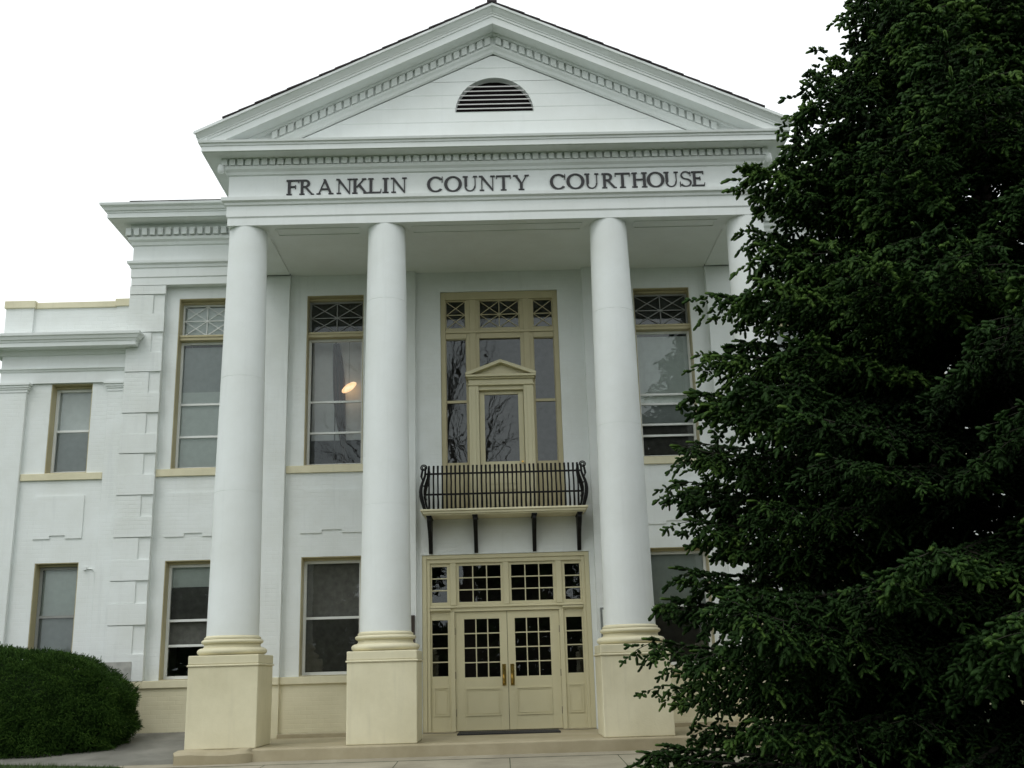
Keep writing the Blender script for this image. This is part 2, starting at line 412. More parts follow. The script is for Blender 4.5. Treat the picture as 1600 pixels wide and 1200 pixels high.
for a, b, cols in ((-1.058, -.657, 1), (-.398, .398, 2), (.657, 1.058, 1)):
    tf = MB(); rect_frame(tf, a, b, 7.537, 8.128, .02, 2.33, 2.38); S(tf, 'transom_frame', 'tan', cw)
    g = MB(); X0, X1, Z0, Z1 = a + .02, b - .02, 7.557, 8.108; zm = (Z0 + Z1) / 2
    bar(g, X0, zm, X1, zm, .016, 2.34, 2.352)
    if cols == 2: bar(g, 0, Z0, 0, Z1, .016, 2.3415, 2.3535)
    for c in range(cols):
        u0 = X0 + (X1 - X0) * c / cols; u1 = X0 + (X1 - X0) * (c + 1) / cols
        star(g, u0, u1, Z0, zm, 2.342, .013, False); star(g, u0, u1, zm, Z1, 2.342, .013, False)
    S(g, 'transom_grille', 'tan', cw)
    pane(a + .015, b - .015, 7.55, 8.115, 2.365, cw)
for a, b in ((-1.058, -.657), (.657, 1.058)):
    pane(a + .01, b - .01, 4.868, 6.042, 2.355, cw); pane(a + .01, b - .01, 6.088, 7.32, 2.36, cw)
pane(-.401, .401, 6.70, 7.331, 2.36, cw)
bd = P(MB().box(-.425, -.325, 2.33, 2.385, 3.90, 6.262).box(.325, .425, 2.33, 2.385, 3.90, 6.262).box(-.324, .324, 2.33, 2.385, 6.195, 6.262)
       .box(-.324, .324, 2.33, 2.385, 3.90, 4.88), 'balcony_door', 'door', bevel=.004)
pane(-.326, .326, 4.878, 6.197, 2.36, bd)
pn = MB()
for z0, z1 in ((4.02, 4.36), (4.45, 4.80)): rect_frame(pn, -.27, .27, z0, z1, .025, 2.316, 2.331)
S(pn, 'panel_moulding', 'door', bd)
S(MB().tube([(.375, 2.33, 4.86), (.375, 2.28, 4.86)], [.012, .022], 8), 'door_knob', 'brass', bd)
ds = P(MB().box(-.62, -.43, 2.20, 2.40, 3.89, 6.345).box(.43, .62, 2.20, 2.40, 3.89, 6.345).box(-.429, .429, 2.24, 2.40, 6.265, 6.345)
       .box(-.565, -.49, 2.185, 2.20, 3.95, 6.30).box(.49, .565, 2.185, 2.20, 3.95, 6.30)
       .box(-.635, .635, 2.17, 2.40, 6.346, 6.375).box(-.62, .62, 2.20, 2.40, 6.376, 6.47).box(-.64, .64, 2.15, 2.40, 6.471, 6.50).box(-.675, .675, 2.10, 2.40, 6.501, 6.545),
       'door_surround', 'door', bevel=.006)
pp = MB()
pp.prism_xz([(-.60, 6.546), (.60, 6.546), (0, 6.775)], 2.22, 2.40)
for sg in (-1, 1):
    q = [(sg * .68, 6.546), (sg * .60, 6.546), (0, 6.775), (0, 6.838), (sg * .68, 6.585)]
    pp.prism_xz(q if sg < 0 else q[::-1], 2.09 + .001 * sg, 2.40)
S(pp, 'small_pediment', 'door', ds, bevel=.004)

# ---- entrance
en = MB()
xo = 1.543
en.box(-xo, -1.46, 2.27, 2.45, 0.012, 3.135).box(1.46, xo, 2.27, 2.45, 0.012, 3.135).box(-1.459, 1.459, 2.27, 2.45, 3.06, 3.135)
en.box(-1.459, -1.40, 2.295, 2.45, 0.012, 3.059).box(1.40, 1.459, 2.295, 2.45, .012, 3.059).box(-1.399, 1.399, 2.295, 2.45, 2.985, 3.059)
en.box(-1.399, 1.399, 2.31, 2.45, 2.10, 2.215)                      # transom bar
for sg in (-1, 1):
    a, b = sorted((sg * .955, sg * 1.035)); en.box(a, b, 2.30, 2.45, .012, 2.099)
    a, b = sorted((sg * .92, sg * 1.03)); en.box(a, b, 2.30, 2.45, 2.216, 2.984)
    a, b = sorted((sg * .94, sg * 1.40)); en.box(a, b, 2.262, 2.31, 2.168, 2.20)
    a, b = sorted((sg * 1.02, sg * 1.40)); en.box(a, b, 2.27, 2.31, 2.125, 2.16)
en.box(-.938, .938, 2.285, 2.31, 2.172, 2.198)
en.box(-.05, .05, 2.30, 2.45, 2.216, 2.984)
entrance = P(en, 'entrance_frame', 'door', bevel=.006)
def glazed(m, x0, x1, z0, z1, nx, nz, y, w=.02):
    """muntin grid; returns the openings"""
    for i in range(1, nx):
        xx = x0 + (x1 - x0) * i / nx; m.box(xx - w / 2, xx + w / 2, y, y + .03, z0, z1)
    for j in range(1, nz):
        zz = z0 + (z1 - z0) * j / nz; m.box(x0, x1, y + .002, y + .028, zz - w / 2, zz + w / 2)
def light(name, x0, x1, z0, z1, gx0, gx1, gz0, gz1, nx, nz, y, parent, top_level=False):
    m = MB()
    m.box(x0, gx0, y, y + .05, z0, z1).box(gx1, x1, y, y + .05, z0, z1).box(gx0, gx1, y, y + .05, gz1, z1).box(gx0, gx1, y, y + .05, z0, gz0)
    glazed(m, gx0, gx1, gz0, gz1, nx, nz, y + .012)
    o = (P(m, name, 'door', bevel=.003) if top_level else S(m, name, 'door', parent, bevel=.003))
    pane(gx0 - .001, gx1 + .001, gz0 - .001, gz1 + .001, y + .03, o if top_level else parent)
    return o
for sg in (-1, 1):
    f = lambda a, b: tuple(sorted((sg * a, sg * b)))
    light('transom_light', *f(.05, .92), 2.216, 2.984, *f(.098, .868), 2.275, 2.935, 3, 3, 2.335, entrance)
    light('transom_light', *f(1.03, 1.40), 2.216, 2.984, *f(1.088, 1.365), 2.275, 2.925, 1, 3, 2.335, entrance)
    sl = light('sidelight', *f(1.035, 1.40), .012, 2.099, *f(1.082, 1.368), .968, 1.957, 1, 4, 2.335, entrance)
    pm = MB(); rect_frame(pm, *f(1.07, 1.345), .28, .78, .022, 2.322, 2.336); rect_frame(pm, *f(1.11, 1.305), .32, .74, .012, 2.328, 2.336); S(pm, 'sidelight_panel', 'door', entrance)
    d = light('door', *f(.004, .952), .022, 2.095, *f(.14, .785), .937, 1.965, 3, 4, 2.345, None, True)
    d['label'] = 'glazed entrance door leaf with twelve panes, hinged at the %s' % ('left' if sg < 0 else 'right')
    pm = MB(); rect_frame(pm, *f(.137, .78), .27, .75, .022, 2.332, 2.346); rect_frame(pm, *f(.175, .742), .308, .712, .010, 2.338, 2.346); S(pm, 'door_panel', 'door', d)
    for z in (.33, .98, 1.75): S(MB().tube([(sg * .957, 2.325, z - .06), (sg * .957, 2.325, z + .06)], .012, 8), 'hinge', 'hinge', d)
    hb = MB(); cx = sg * .075
    hb.box(cx - .035, cx + .035, 2.335, 2.346, .78, 1.155)
    hb.tube([(cx - .012, 2.335, .97), (cx - .012, 2.29, .955), (cx - .012, 2.275, .90), (cx - .012, 2.29, .825), (cx - .012, 2.335, .81)], [.010, .013, .016, .013, .010], 8)
    hb.tube([(cx + .01, 2.336, 1.08), (cx + .01, 2.318, 1.08)], .014, 8)
    S(hb, 'handle', 'brass', d, smooth=True)
P(B(-1.54, 1.54, 2.20, 2.50, -.002, .010), 'threshold', 'porch', bevel=.004)
# wall fittings beside the entrance
P(B(-1.76, -1.665, YP - .05, YP - .001, 1.50, 2.05), 'wall_plaque', 'plaque', bevel=.006)
nb = P(B(1.69, 2.10, YP - .045, YP - .001, 1.485, 2.095), 'notice_case', 'metal', bevel=.006)
S(B(1.73, 2.06, YP - .049, YP - .046, 1.525, 2.055), 'notice_sheet', 'shade', nb)

# ---- balcony
bl = P(MB().box(-1.52, 1.52, 1.60, YW - .001, 3.86, 3.895).box(-1.475, 1.475, 1.63, YW - .001, 3.815, 3.859).box(-1.44, 1.44, 1.665, YW - .001, 3.79, 3.814), 'balcony', 'cream', bevel=.006)
def belly(t):        # outward bulge of the bars at height fraction t
    return .05 * math.sin(PI * min(1, t * 1.25)) ** 1.2 - .035 * max(0, t - .55)
rl = MB(); nb_ = 35
for i in range(nb_):
    x = -1.36 + 2.72 * i / (nb_ - 1) + random.uniform(-.004, .004)
    rl.tube([(x + random.uniform(-.003, .003), 1.70 - belly(t), 3.905 + .80 * t) for t in (0, .15, .3, .45, .6, .75, .9, 1)], [.022, .021, .018, .016, .016, .017, .020, .021], 6)
for z in (4.165, 4.555):
    t = (z - 3.905) / .8
    rl.tube([(-1.42, 1.70 - belly(t), z), (1.42, 1.70 - belly(t), z)], .018, 6)
    for sg in (-1, 1): rl.tube([(sg * (1.40 + belly(t)), 1.70 - belly(t), z), (sg * (1.40 + belly(t)), YW, z)], .013, 6)
for sg in (-1, 1):
    for k in range(7):
        y = 1.76 + .075 * k
        rl.tube([(sg * (1.40 + belly(t) * 1.3), y, 3.905 + .78 * t) for t in (0, .15, .3, .45, .6, .75, .9, 1)], .012, 6)
S(rl, 'railing', 'iron', bl, smooth=True)
for sg in (-1, 1):
    sc = MB(); cx, cy = sg * 1.445, 1.68
    pts = [(cx + sg * belly(t) * 1.3, cy - belly(t), 3.90 + .78 * t) for t in (0, .1, .2, .3, .4, .5, .6, .7, .8, .9, 1)]
    sc.tube(pts, [.03, .034, .036, .036, .034, .03, .026, .024, .022, .02, .018], 8)
    for rr, zc in ((.055, 4.665), (.03, 4.665)):
        sc.tube([(cx + sg * .01 + rr * math.cos(a), cy - .03 + .02 * math.sin(a), zc + rr * math.sin(a)) for a in [2 * PI * k / 16 for k in range(17)]], .011, 6)
    sc.tube([(cx + sg * .03, cy - .02, 4.64), (cx + sg * .055, cy - .03, 4.50), (cx + sg * .03, cy - .03, 4.42), (cx - sg * .01, cy - .02, 4.50)], [.02, .022, .02, .008], 6)
    sc.tube([(cx + sg * .02, cy, 4.33), (cx - sg * .10, cy - .05, 4.345)], [.014, .006], 6)
    S(sc, 'corner_scroll', 'iron', bl, smooth=True)
for x in (-1.372, -.535, .545, 1.372):
    p = [(YW - .002, 3.785), (1.70, 3.785), (1.68, 3.70), (1.76, 3.62), (1.92, 3.53), (2.06, 3.40), (2.15, 3.27), (2.19, 3.17), (YW - .002, 3.15)]
    S(MB().prism_yz(p, x - .035, x + .035).box(x - .05, x + .05, 1.66, YW - .002, 3.765, 3.788), 'bracket', 'iron', bl, bevel=.008)

# ---- porch floor, step
pf = P(MB().box(-5.02, 5.02, -.75, YP + .01, -.24, -.002), 'porch_floor', 'porch', bevel=.022)
sk = MB(); pts = []
prof = [(-.03, -.26), (-.19, -.25), (-.20, -.06), (-.16, -.015), (-.02, .012)]
xs = [-5.0, -4.8, -4.55, -4.3, -4.05, -3.93, -3.88]
for i, x in enumerate(xs):
    k = 1 if i < 5 else (.6 if i == 5 else .12)
    pts.append([(x + .02 * math.sin(7 * z * 9), -.73 + d * k + .012 * math.sin(i * 2.3), z + .012 * math.sin(i * 1.7) * (z > -.1)) for d, z in prof])
n = len(prof); sk.add([p for r in pts for p in r], [(i * n + j, i * n + j + 1, (i + 1) * n + j + 1, (i + 1) * n + j) for i in range(len(xs) - 1) for j in range(n - 1)])
sk.add(pts[0], [tuple(range(n))]); sk.add(pts[-1], [tuple(range(n))[::-1]])
S(sk, 'mortar_patch', 'porch', pf, smooth=True)

# ---- columns
def torus_prof(rc, a, z0, z1, n=10):
    zc, h = (z0 + z1) / 2, (z1 - z0) / 2
    return [(rc + a * math.cos(w), zc + h * math.sin(w)) for w in [-PI / 2 + PI * k / n for k in range(n + 1)]]
for i, x in enumerate(COLX):
    sh = MB().lathe([(.412 - .086 * t + .006 * math.sin(PI * t) - d_, 1.69 + (8.662 - 1.69) * t) for t, d_ in sorted([(k / 16, 0) for k in range(17)] + [(t0 + e_, dd_) for t0 in ((.61, .33), (.29, .8), (.47, .76), (.4, .7))[i] for e_, dd_ in ((-.0006, 0), (-.0002, .004), (.0002, .004), (.0006, 0))])], 72, x, 0)
    c = P(sh, 'column', 'white', smooth=True)
    c['label'] = 'smooth white column shaft, %s' % ('at the left end of the portico', 'just left of the entrance', 'just right of the entrance', 'behind the spruce at the right end')[i]
    prof = torus_prof(.455, .09, 1.385, 1.505) + [(.455, 1.512), (.443, 1.52), (.437, 1.54), (.445, 1.557)] + torus_prof(.43, .056, 1.56, 1.635) + [(.445, 1.64), (.445, 1.665), (.425, 1.672), (.413, 1.69)]
    S(MB().lathe(prof, 72, x, 0), 'column_base', 'cream', c, smooth=True)
    pd = MB().box(x - .542, x + .542, -.542, .542, 0, 1.215).box(x - .562, x + .562, -.562, .562, 1.2151, 1.248).box(x - .545, x + .545, -.545, .545, 1.2481, 1.385)
    S(pd, 'pedestal', 'cream', c, bevel=.014)

# ---- portico entablature
def port_path(e, yb=2.085):
    return [(-AX - e, yb), (-AX - e, YA - e), (AX + e, YA - e), (AX + e, yb)]
arch = [(0, 8.662), (0, 8.80), (.018, 8.825), (.018, 9.02), (.045, 9.035), (.055, 9.075), (.10, 9.10), (.105, 9.16), (-.02, 9.17), (-.63, 9.17), (-.63, 8.662)]
ent = P(MB().sweep(port_path, arch), 'portico_entablature', 'white')
fr = [(-.02, 9.171), (0, 9.172), (0, 9.60), (.03, 9.615), (.045, 9.66), (.085, 9.70), (.10, 9.755), (.055, 9.757), (.055, 9.893), (-.5, 9.893), (-.5, 9.171)]
S(MB().sweep(port_path, fr), 'frieze', 'white', ent)
cor = [(.40, 9.895), (.40, 9.99), (.415, 9.995), (.42, 10.03), (.45, 10.04), (.46, 10.078), (.05, 10.10), (-.5, 10.10), (-.5, 9.894), (.36, 9.894), (.37, 9.905), (.385, 9.905), (.385, 9.895)]
S(MB().sweep(port_path, cor), 'cornice', 'white', ent)
# cyma running back along the flanks above the horizontal cornice
for sg in (-1, 1):
    cp = [(.40, 10.079), (.44, 10.09), (.47, 10.14), (.505, 10.17), (.505, 10.205), (.3, 10.22), (.3, 10.079)]
    S(MB().sweep(lambda e: [(sg * (AX + e), 2.6), (sg * (AX + e), YA - .42)], cp), 'flank_gutter', 'white', ent)
def dent_run(m, a, b, fixed, axis, z0, z1, e0, e1, pitch=.1415, w=.094, sgn=1):
    n = max(1, round((b - a) / pitch)); p = (b - a) / n
    for k in range(n):
        c = a + p * (k + .5)
        if axis == 'x': m.box(c - w / 2, c + w / 2, fixed - e1, fixed - e0, z0, z1)
        else:
            lo, hi = sorted((fixed + sgn * e0, fixed + sgn * e1)); m.box(lo, hi, c - w / 2, c + w / 2, z0, z1)
dn = MB()
dent_run(dn, -AX - .14, AX + .14, YA, 'x', 9.765, 9.885, .054, .118, w=.10)
for sg in (-1, 1): dent_run(dn, YA - .02, 1.5, sg * AX, 'y', 9.765, 9.885, .054, .118, w=.10, sgn=sg)
S(dn, 'dentil_band', 'white', ent)
# small drops at the entablature corners
for sg in (-1, 1): S(MB().lathe([(.02, 9.60), (.05, 9.63), (.058, 9.68), (.05, 9.73), (.045, 9.764)], 12, sg * (AX + .12), YA - .12), 'corner_drop', 'white', ent, smooth=True)
# lettering on the frieze
def letters():
    T, t, sv = .175, .085, .065
    def ring(cx, cy, rx, ry, th, tv, a0, a1, n=20):
        o = []
        A = [R(a0 + (a1 - a0) * k / n) for k in range(n + 1)]
        return ('strip', [((cx + rx * math.cos(a), cy + ry * math.sin(a)), (cx + (rx - th) * math.cos(a), cy + (ry - tv) * math.sin(a))) for a in A])
    def rect(x0, x1, y0, y1): return ('poly', [(x0, y0), (x1, y0), (x1, y1), (x0, y1)])
    def diag(x0, x1, w, y0=0, y1=1): return ('poly', [(x0 - w / 2, y0), (x0 + w / 2, y0), (x1 + w / 2, y1), (x1 - w / 2, y1)])
    def serif(xc, y, h=.12): return rect(xc - h, xc + h, y if y == 0 else y - sv, sv if y == 0 else y)
    def stem(x, w=T): return rect(x - w / 2, x + w / 2, 0, 1)
    L = {}
    L['F'] = [stem(.2), serif(.2, 0, .17), rect(.02, .8, 1 - t, 1), rect(.745, .8, .80, 1), rect(.2, .60, .50, .50 + t), rect(.56, .61, .40, .64)]
    L['E'] = [stem(.2), rect(.02, .8, 1 - t, 1), rect(.74, .795, .80, 1), rect(.2, .58, .50, .50 + t), rect(.54, .59, .40, .64), rect(.02, .84, 0, t), ('poly', [(.78, 0), (.84, 0), (.88, .24), (.84, .24)])]
    L['L'] = [stem(.2), serif(.2, 1, .17), rect(.02, .84, 0, t), ('poly', [(.78, 0), (.84, 0), (.88, .27), (.84, .27)])]
    L['I'] = [stem(.2), serif(.2, 0, .18), serif(.2, 1, .18)]
    L['R'] = [stem(.2), serif(.2, 0, .17), rect(.02, .42, 1 - t, 1), ring(.40, .745, .32, .255, T, t, -90, 90), rect(.2, .42, .49, .49 + t), ('poly', [(.36, .50), (.50, .52), (.90, .05), (.99, .05), (.99, 0), (.80, 0)])]
    L['A'] = [diag(.13, .51, .065), diag(.87, .47, .155), rect(.28, .74, .30, .30 + t), serif(.13, 0, .13), serif(.87, 0, .15)]
    L['N'] = [stem(.17, .06), stem(.83, .06), ('poly', [(.80, -.02), (.86, -.02), (.86, .06), (.21, 1), (.05, 1)]), serif(.17, 0, .14), rect(.0, .2, 1 - sv, 1), serif(.83, 1, .14)]
    L['K'] = [stem(.2), serif(.2, 0, .17), serif(.2, 1, .17), ('poly', [(.26, .42), (.34, .42), (.82, .97), (.72, .97)]), ('poly', [(.38, .56), (.50, .66), (.96, .03), (.80, .03)]), serif(.77, 1, .14), serif(.87, 0, .14)]
    L['C'] = [ring(.5, .5, .48, .52, T, t, 42, 318), ('poly', [(.83, .64), (.88, .64), (.88, 1.0), (.84, 1.0)])]
    L['O'] = [ring(.5, .5, .49, .52, T, t, 0, 360, 36)]
    L['U'] = [rect(.13, .13 + T, .33, 1), rect(.80, .86, .33, 1), ring(.495, .34, .365, .36, .10, .06, 180, 360), serif(.19, 1, .17), serif(.83, 1, .14)]
    L['T'] = [stem(.5), serif(.5, 0, .18), rect(.04, .96, 1 - t, 1), rect(.04, .09, .78, 1), rect(.91, .96, .78, 1)]
    L['Y'] = [rect(.5 - T / 2, .5 + T / 2, 0, .46), ('poly', [(.43, .44), (.57, .44), (.23, 1), (.07, 1)]), ('poly', [(.50, .44), (.57, .44), (.88, 1), (.81, 1)]), serif(.5, 0, .18), serif(.15, 1, .15), serif(.85, 1, .14)]
    L['H'] = [stem(.2), stem(.8), rect(.2, .8, .49, .49 + t), serif(.2, 0, .17), serif(.2, 1, .17), serif(.8, 0, .17), serif(.8, 1, .17)]
    L['S'] = [ring(.48, .755, .34, .265, .11, .055, 25, 270), ring(.48, .255, .38, .275, .12, .058, -155, 90), ('poly', [(.76, .70), (.81, .70), (.80, 1.0), (.75, 1.0)]), ('poly', [(.08, .0), (.13, .0), (.13, .32), (.08, .32)])]
    return L
GL = letters()
W1 = [('F', 75, 160), ('R', 162, 262), ('A', 278, 393), ('N', 410, 516), ('K', 518, 624), ('L', 625, 715), ('I', 722, 764), ('N', 778, 886), ('C', 1022, 1128), ('O', 1138, 1258), ('U', 1264, 1362), ('N', 1374, 1482), ('T', 1490, 1590)]
W2 = [('Y', 92, 200), ('C', 340, 445), ('O', 452, 575), ('U', 576, 672), ('R', 692, 792), ('T', 782, 884), ('H', 896, 1000), ('O', 998, 1118), ('U', 1114, 1212), ('S', 1222, 1302), ('E', 1303, 1393)]
seq = [(c, 430 + a / 4.324, 430 + b / 4.324) for c, a, b in W1] + [(c, 780 + a / 4.324, 780 + b / 4.324) for c, a, b in W2]
for c, a, b in seq:
    fx = lambda p: -3.707 + (p - 447) * .011302
    xa, xb = fx(a), fx(b)
    m = MB(); allx = [p[0] for k, q in GL[c] for pr in q for p in ([pr] if k == 'poly' else pr)]
    lo, hi = min(allx), max(allx); sx = (xb - xa) / (hi - lo); hz = .287; z0 = 9.218
    for j, (k, q) in enumerate(GL[c]):
        yf = YA - .022 - .0006 * j; tr = lambda p: (xa + (p[0] - lo) * sx, z0 + p[1] * hz)
        if k == 'poly': m.prism_xz([tr(p) for p in q], yf, YA - .0005)
        else:
            for u in range(len(q) - 1): m.prism_xz([tr(q[u][0]), tr(q[u + 1][0]), tr(q[u + 1][1]), tr(q[u][1])], yf, YA - .0005)
    S(m, 'letter', 'letter', ent)
# soffit panel mouldings and the portico ceiling
P(B(-4.09, 4.09, .302, YW - .001, 8.695, 8.74), 'portico_ceiling', 'white')
sp = MB()
for a, b in ((-3.95, -2.4), (-1.5, 1.5), (2.4, 3.95)): rect_frame(sp, a, b, 0, 1, .001, 0, 0) if False else None
for a, b in ((-3.9, -2.45), (-1.5, 1.5), (2.45, 3.9)):
    for y in (-.16, .12): sp.box(a, b, y, y + .03, 8.648, 8.6619)
    for x in (a, b): sp.box(x - .03, x, -.129, .119, 8.649, 8.6619)
S(sp, 'soffit_moulding', 'white', ent)

# ---- pediment
zt = lambda x: ZA - SL * abs(x)
tymp = MB(); half = lambda z: (11.93 - z) / SL
zs = [10.05 + .02 * k for k in range(94)]
LR, LZ = .705, 10.775; LH = .685
def hole_half(z): return LR * math.sqrt(max(0, 1 - ((z - LZ) / LH) ** 2)) if LZ <= z <= LZ + LH else 0
zs = sorted(set(zs + [LZ, LZ + .001, LZ + LH] + [LZ + LH * s for s in (.9, .95, .98, .995)]))
lap = lambda z: YA + .004 - .006 * (1 - ((z - 10.05) % .268) / .268)
for i in range(len(zs) - 1):
    a, b = zs[i], zs[i + 1]; e = 1e-6
    if half(b) <= 0.01: break
    ha, hb = hole_half(a + e), hole_half(b - e); ya, yb = lap(a + e), lap(b - e)
    for sg in (-1, 1):
        q = [(sg * ha, ya, a), (sg * half(a), ya, a), (sg * half(b), yb, b), (sg * hb, yb, b)]
        tymp.add(q, [(0, 1, 2, 3)] if sg > 0 else [(3, 2, 1, 0)])
    tymp.add([(-half(b), yb, b), (half(b), yb, b), (half(b), lap(b + e), b), (-half(b), lap(b + e), b)], [(0, 1, 2, 3)]) if abs(lap(b + e) - yb) > .002 and hb == 0 else None
me = bpy.data.meshes.new('tympanum'); me.from_pydata(tymp.v, [], tymp.f); me.materials.append(M['white'])
pedi = bpy.data.objects.new('pediment', me); COL.objects.link(pedi); pedi.parent = house; part(pedi)
# raking cornice: profile (projection, vertical drop from the roof line)
def rake(prof, xend=None, close=True):
    m = MB()
    for sg in (-1, 1):
        rows = []
        for e, d in prof:
            xe = AX + e if xend is None else xend
            rows.append([(sg * xe, YA - e, zt(xe) - d), (0, YA - e, ZA - d)])
        v = [p for r in rows for p in r]; k = len(rows)
        f = [(2 * i, 2 * ((i + 1) % k), 2 * ((i + 1) % k) + 1, 2 * i + 1) for i in range(k)] + [tuple(2 * i for i in range(k))]
        m.add(v, f if sg < 0 else [q[::-1] for q in f])
    return m
S(rake([(.52, .0), (.52, .045), (.49, .055), (.455, .105), (.43, .135), (.43, .15), (.415, .16), (.412, .20), (.396, .205), (.396, .343), (.36, .343), (-.4, .345), (-.4, .0)]), 'raking_cornice', 'white', pedi)
S(rake([(.13, .346), (.13, .40), (.055, .402), (.055, .56), (.085, .562), (.075, .60), (.045, .64), (.03, .69), (.0, .72), (-.05, .72), (-.05, .346)], xend=4.42), 'raking_bed_mould', 'white', pedi)
for sg in (-1, 1):
    dn = MB(); x = .10
    while x < 4.05:
        a, b = x - .05, x + .05
        if zt(b) - .55 > 10.08:
            q = [(sg * a, zt(a) - .55), (sg * b, zt(b) - .55), (sg * b, zt(b) - .41), (sg * a, zt(a) - .41)]
            dn.prism_xz(q if sg > 0 else q[::-1], YA - .118, YA - .054)
        x += .1415
    S(dn, 'raking_dentils', 'white', pedi)
# louvred half-round vent
lv = MB(); nn = 24; th = [PI * k / nn for k in range(nn + 1)]
ring0 = [(LR * math.cos(a), LZ + LH * math.sin(a)) for a in th]
v = [(x, YA - .006, z) for x, z in ring0] + [(x, YA + .30, z) for x, z in ring0]
lv.add(v, [(i, i + 1, i + nn + 2, i + nn + 1) for i in range(nn)] + [(nn, 0, nn + 1, 2 * nn + 1)])
vent = S(lv, 'vent', 'white', pedi)
S(MB().prism_xz([(x * 1.02, LZ + (z - LZ) * 1.02 - .01) for x, z in ring0], YA + .16, YA + .165), 'vent_back', 'dark', pedi)
sl = MB()
for k in range(6):
    z = LZ + .062 + k * .088; h = hole_half(z + .012) - .006
    sl.box(-h, h, YA + .002, YA + .016, z, z + .016)
S(sl, 'vent_slats', 'slat', pedi)
# gable roof of the portico, shingle courses stepping along the edge
rf = MB()
for sg in (-1, 1):
    n = 17
    for i in range(n):
        x0 = 4.72 * i / n; x1 = 4.72 * (i + 1) / n + .03
        lift0 = .012; lift1 = .034
        y0 = YA - .535 - random.uniform(-.006, .010)
        q = [(sg * x0, zt(x0) + lift0), (sg * x1, zt(x1) + lift1 - .012), (sg * x1, zt(x1) + lift1 + .012), (sg * x0, zt(x0) + lift0 + .020)]
        rf.prism_xz(q if sg > 0 else q[::-1], y0, 9.0)
    q = [(sg * 4.72, zt(4.72) - .02), (sg * 5.235, zt(5.235) + .002), (sg * 5.235, zt(5.235) + .010), (sg * 4.72, zt(4.72) + .012)]
    rf.prism_xz(q if sg > 0 else q[::-1], YA - .51, 9.0)
rf.box(-.09, .09, YA - .54, 9.0, ZA + .012, ZA + .052)
P(rf, 'portico_roof', 'shingle')
P(MB().tube([(-.06, YA - .2, 12.62), (-.06, YA - .2, 13.6)], .012, 6), 'lightning_rod', 'metal')

# ---- main block entablature (left and right of the portico) and its roof
def blk(sg):
    def path(e):
        p = [(sg * 4.60, 2.08 - e), (sg * (7.18 + e), 2.08 - e), (sg * (7.18 + e), 12.0)]
        return p
    return path
for sg in (-1, 1):
    pa = blk(sg)
    ar = [(0, 8.514), (0, 8.66), (.016, 8.68), (.016, 8.855), (.035, 8.87), (.045, 8.92), (.085, 8.95), (.09, 9.00), (-.02, 9.01), (-.34, 9.01), (-.34, 8.514)]
    be = P(MB().sweep(pa, ar), 'block_entablature', 'white')
    frz = [(-.02, 9.011), (0, 9.012), (0, 9.33), (.03, 9.345), (.045, 9.40), (.09, 9.44), (.10, 9.50), (.055, 9.502), (.055, 9.768), (-.34, 9.768), (-.34, 9.011)]
    S(MB().sweep(pa, frz), 'frieze', 'white', be)
    cr = [(.41, 9.772), (.41, 9.865), (.425, 9.87), (.43, 9.90), (.46, 9.91), (.48, 9.96), (.53, 9.995), (.54, 10.04), (.1, 10.06), (-.34, 10.06), (-.34, 9.77), (.37, 9.77), (.38, 9.782), (.395, 9.782), (.395, 9.772)]
    S(MB().sweep(pa, cr), 'cornice', 'white', be)
    d = MB(); a, b = sorted((sg * 7.33, sg * 5.0))
    dent_run(d, a, b, 2.08, 'x', 9.52, 9.665, .054, .15, .155, .098)
    dent_run(d, 1.96, 6.0, sg * 7.18, 'y', 9.52, 9.665, .054, .15, .155, .098, sgn=sg)
    S(d, 'dentil_band', 'white', be)
br = MB()
xe, ye = 7.15, 1.62
br.add([(-xe, ye, 10.075), (xe, ye, 10.075), (xe, 14, 10.075), (-xe, 14, 10.075), (-3.5, 6.2, 11.2), (3.5, 6.2, 11.2), (3.5, 10, 11.2), (-3.5, 10, 11.2),
        (-xe, ye, 10.045), (xe, ye, 10.045), (xe, 14, 10.045), (-xe, 14, 10.045)],
       [(0, 1, 5, 4), (1, 2, 6, 5), (2, 3, 7, 6), (3, 0, 4, 7), (4, 5, 6, 7), (8, 9, 1, 0), (9, 10, 2, 1), (10, 11, 3, 2), (11, 8, 0, 3)])
for k in range(9):
    x0 = -xe + k * .25; br.box(x0, x0 + .249, ye - .02 - .006 * random.random(), ye + .3, 10.074, 10.087 + .004 * random.random())
P(br, 'main_roof', 'shingle')
# shell behind the front wall
sh = MB()
for sg in (-1, 1):
    a, b = sorted((sg * 7.17, sg * 6.9)); sh.box(a, b, 2.631, 12.0, -.35, 10.04)
sh.box(-7.17, 7.17, 12.0, 12.3, -.35, 10.04)
P(sh, 'side_wall', 'brick')
it = MB()
it.box(-6.899, 6.899, 5.4, 5.5, -.02, 8.6)
it.box(-6.899, 6.899, 2.64, 5.39, 3.62, 3.80); it.box(-6.899, 6.899, 2.64, 5.39, 8.5, 8.6); it.box(-6.899, 6.899, 2.64, 5.39, -.05, 0.0)
for x in (-4.5, -1.95, 1.95, 4.5): it.box(x - .05, x + .05, 2.64, 5.39, 3.801, 8.499)
for x in (-4.5, 4.5): it.box(x - .05, x + .05, 2.64, 5.39, .001, 3.619)
P(it, 'interior_wall', 'interior')
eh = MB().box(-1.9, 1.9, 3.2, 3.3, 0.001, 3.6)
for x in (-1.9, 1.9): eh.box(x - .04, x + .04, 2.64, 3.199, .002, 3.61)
P(eh, 'entrance_lobby', 'darkroom')

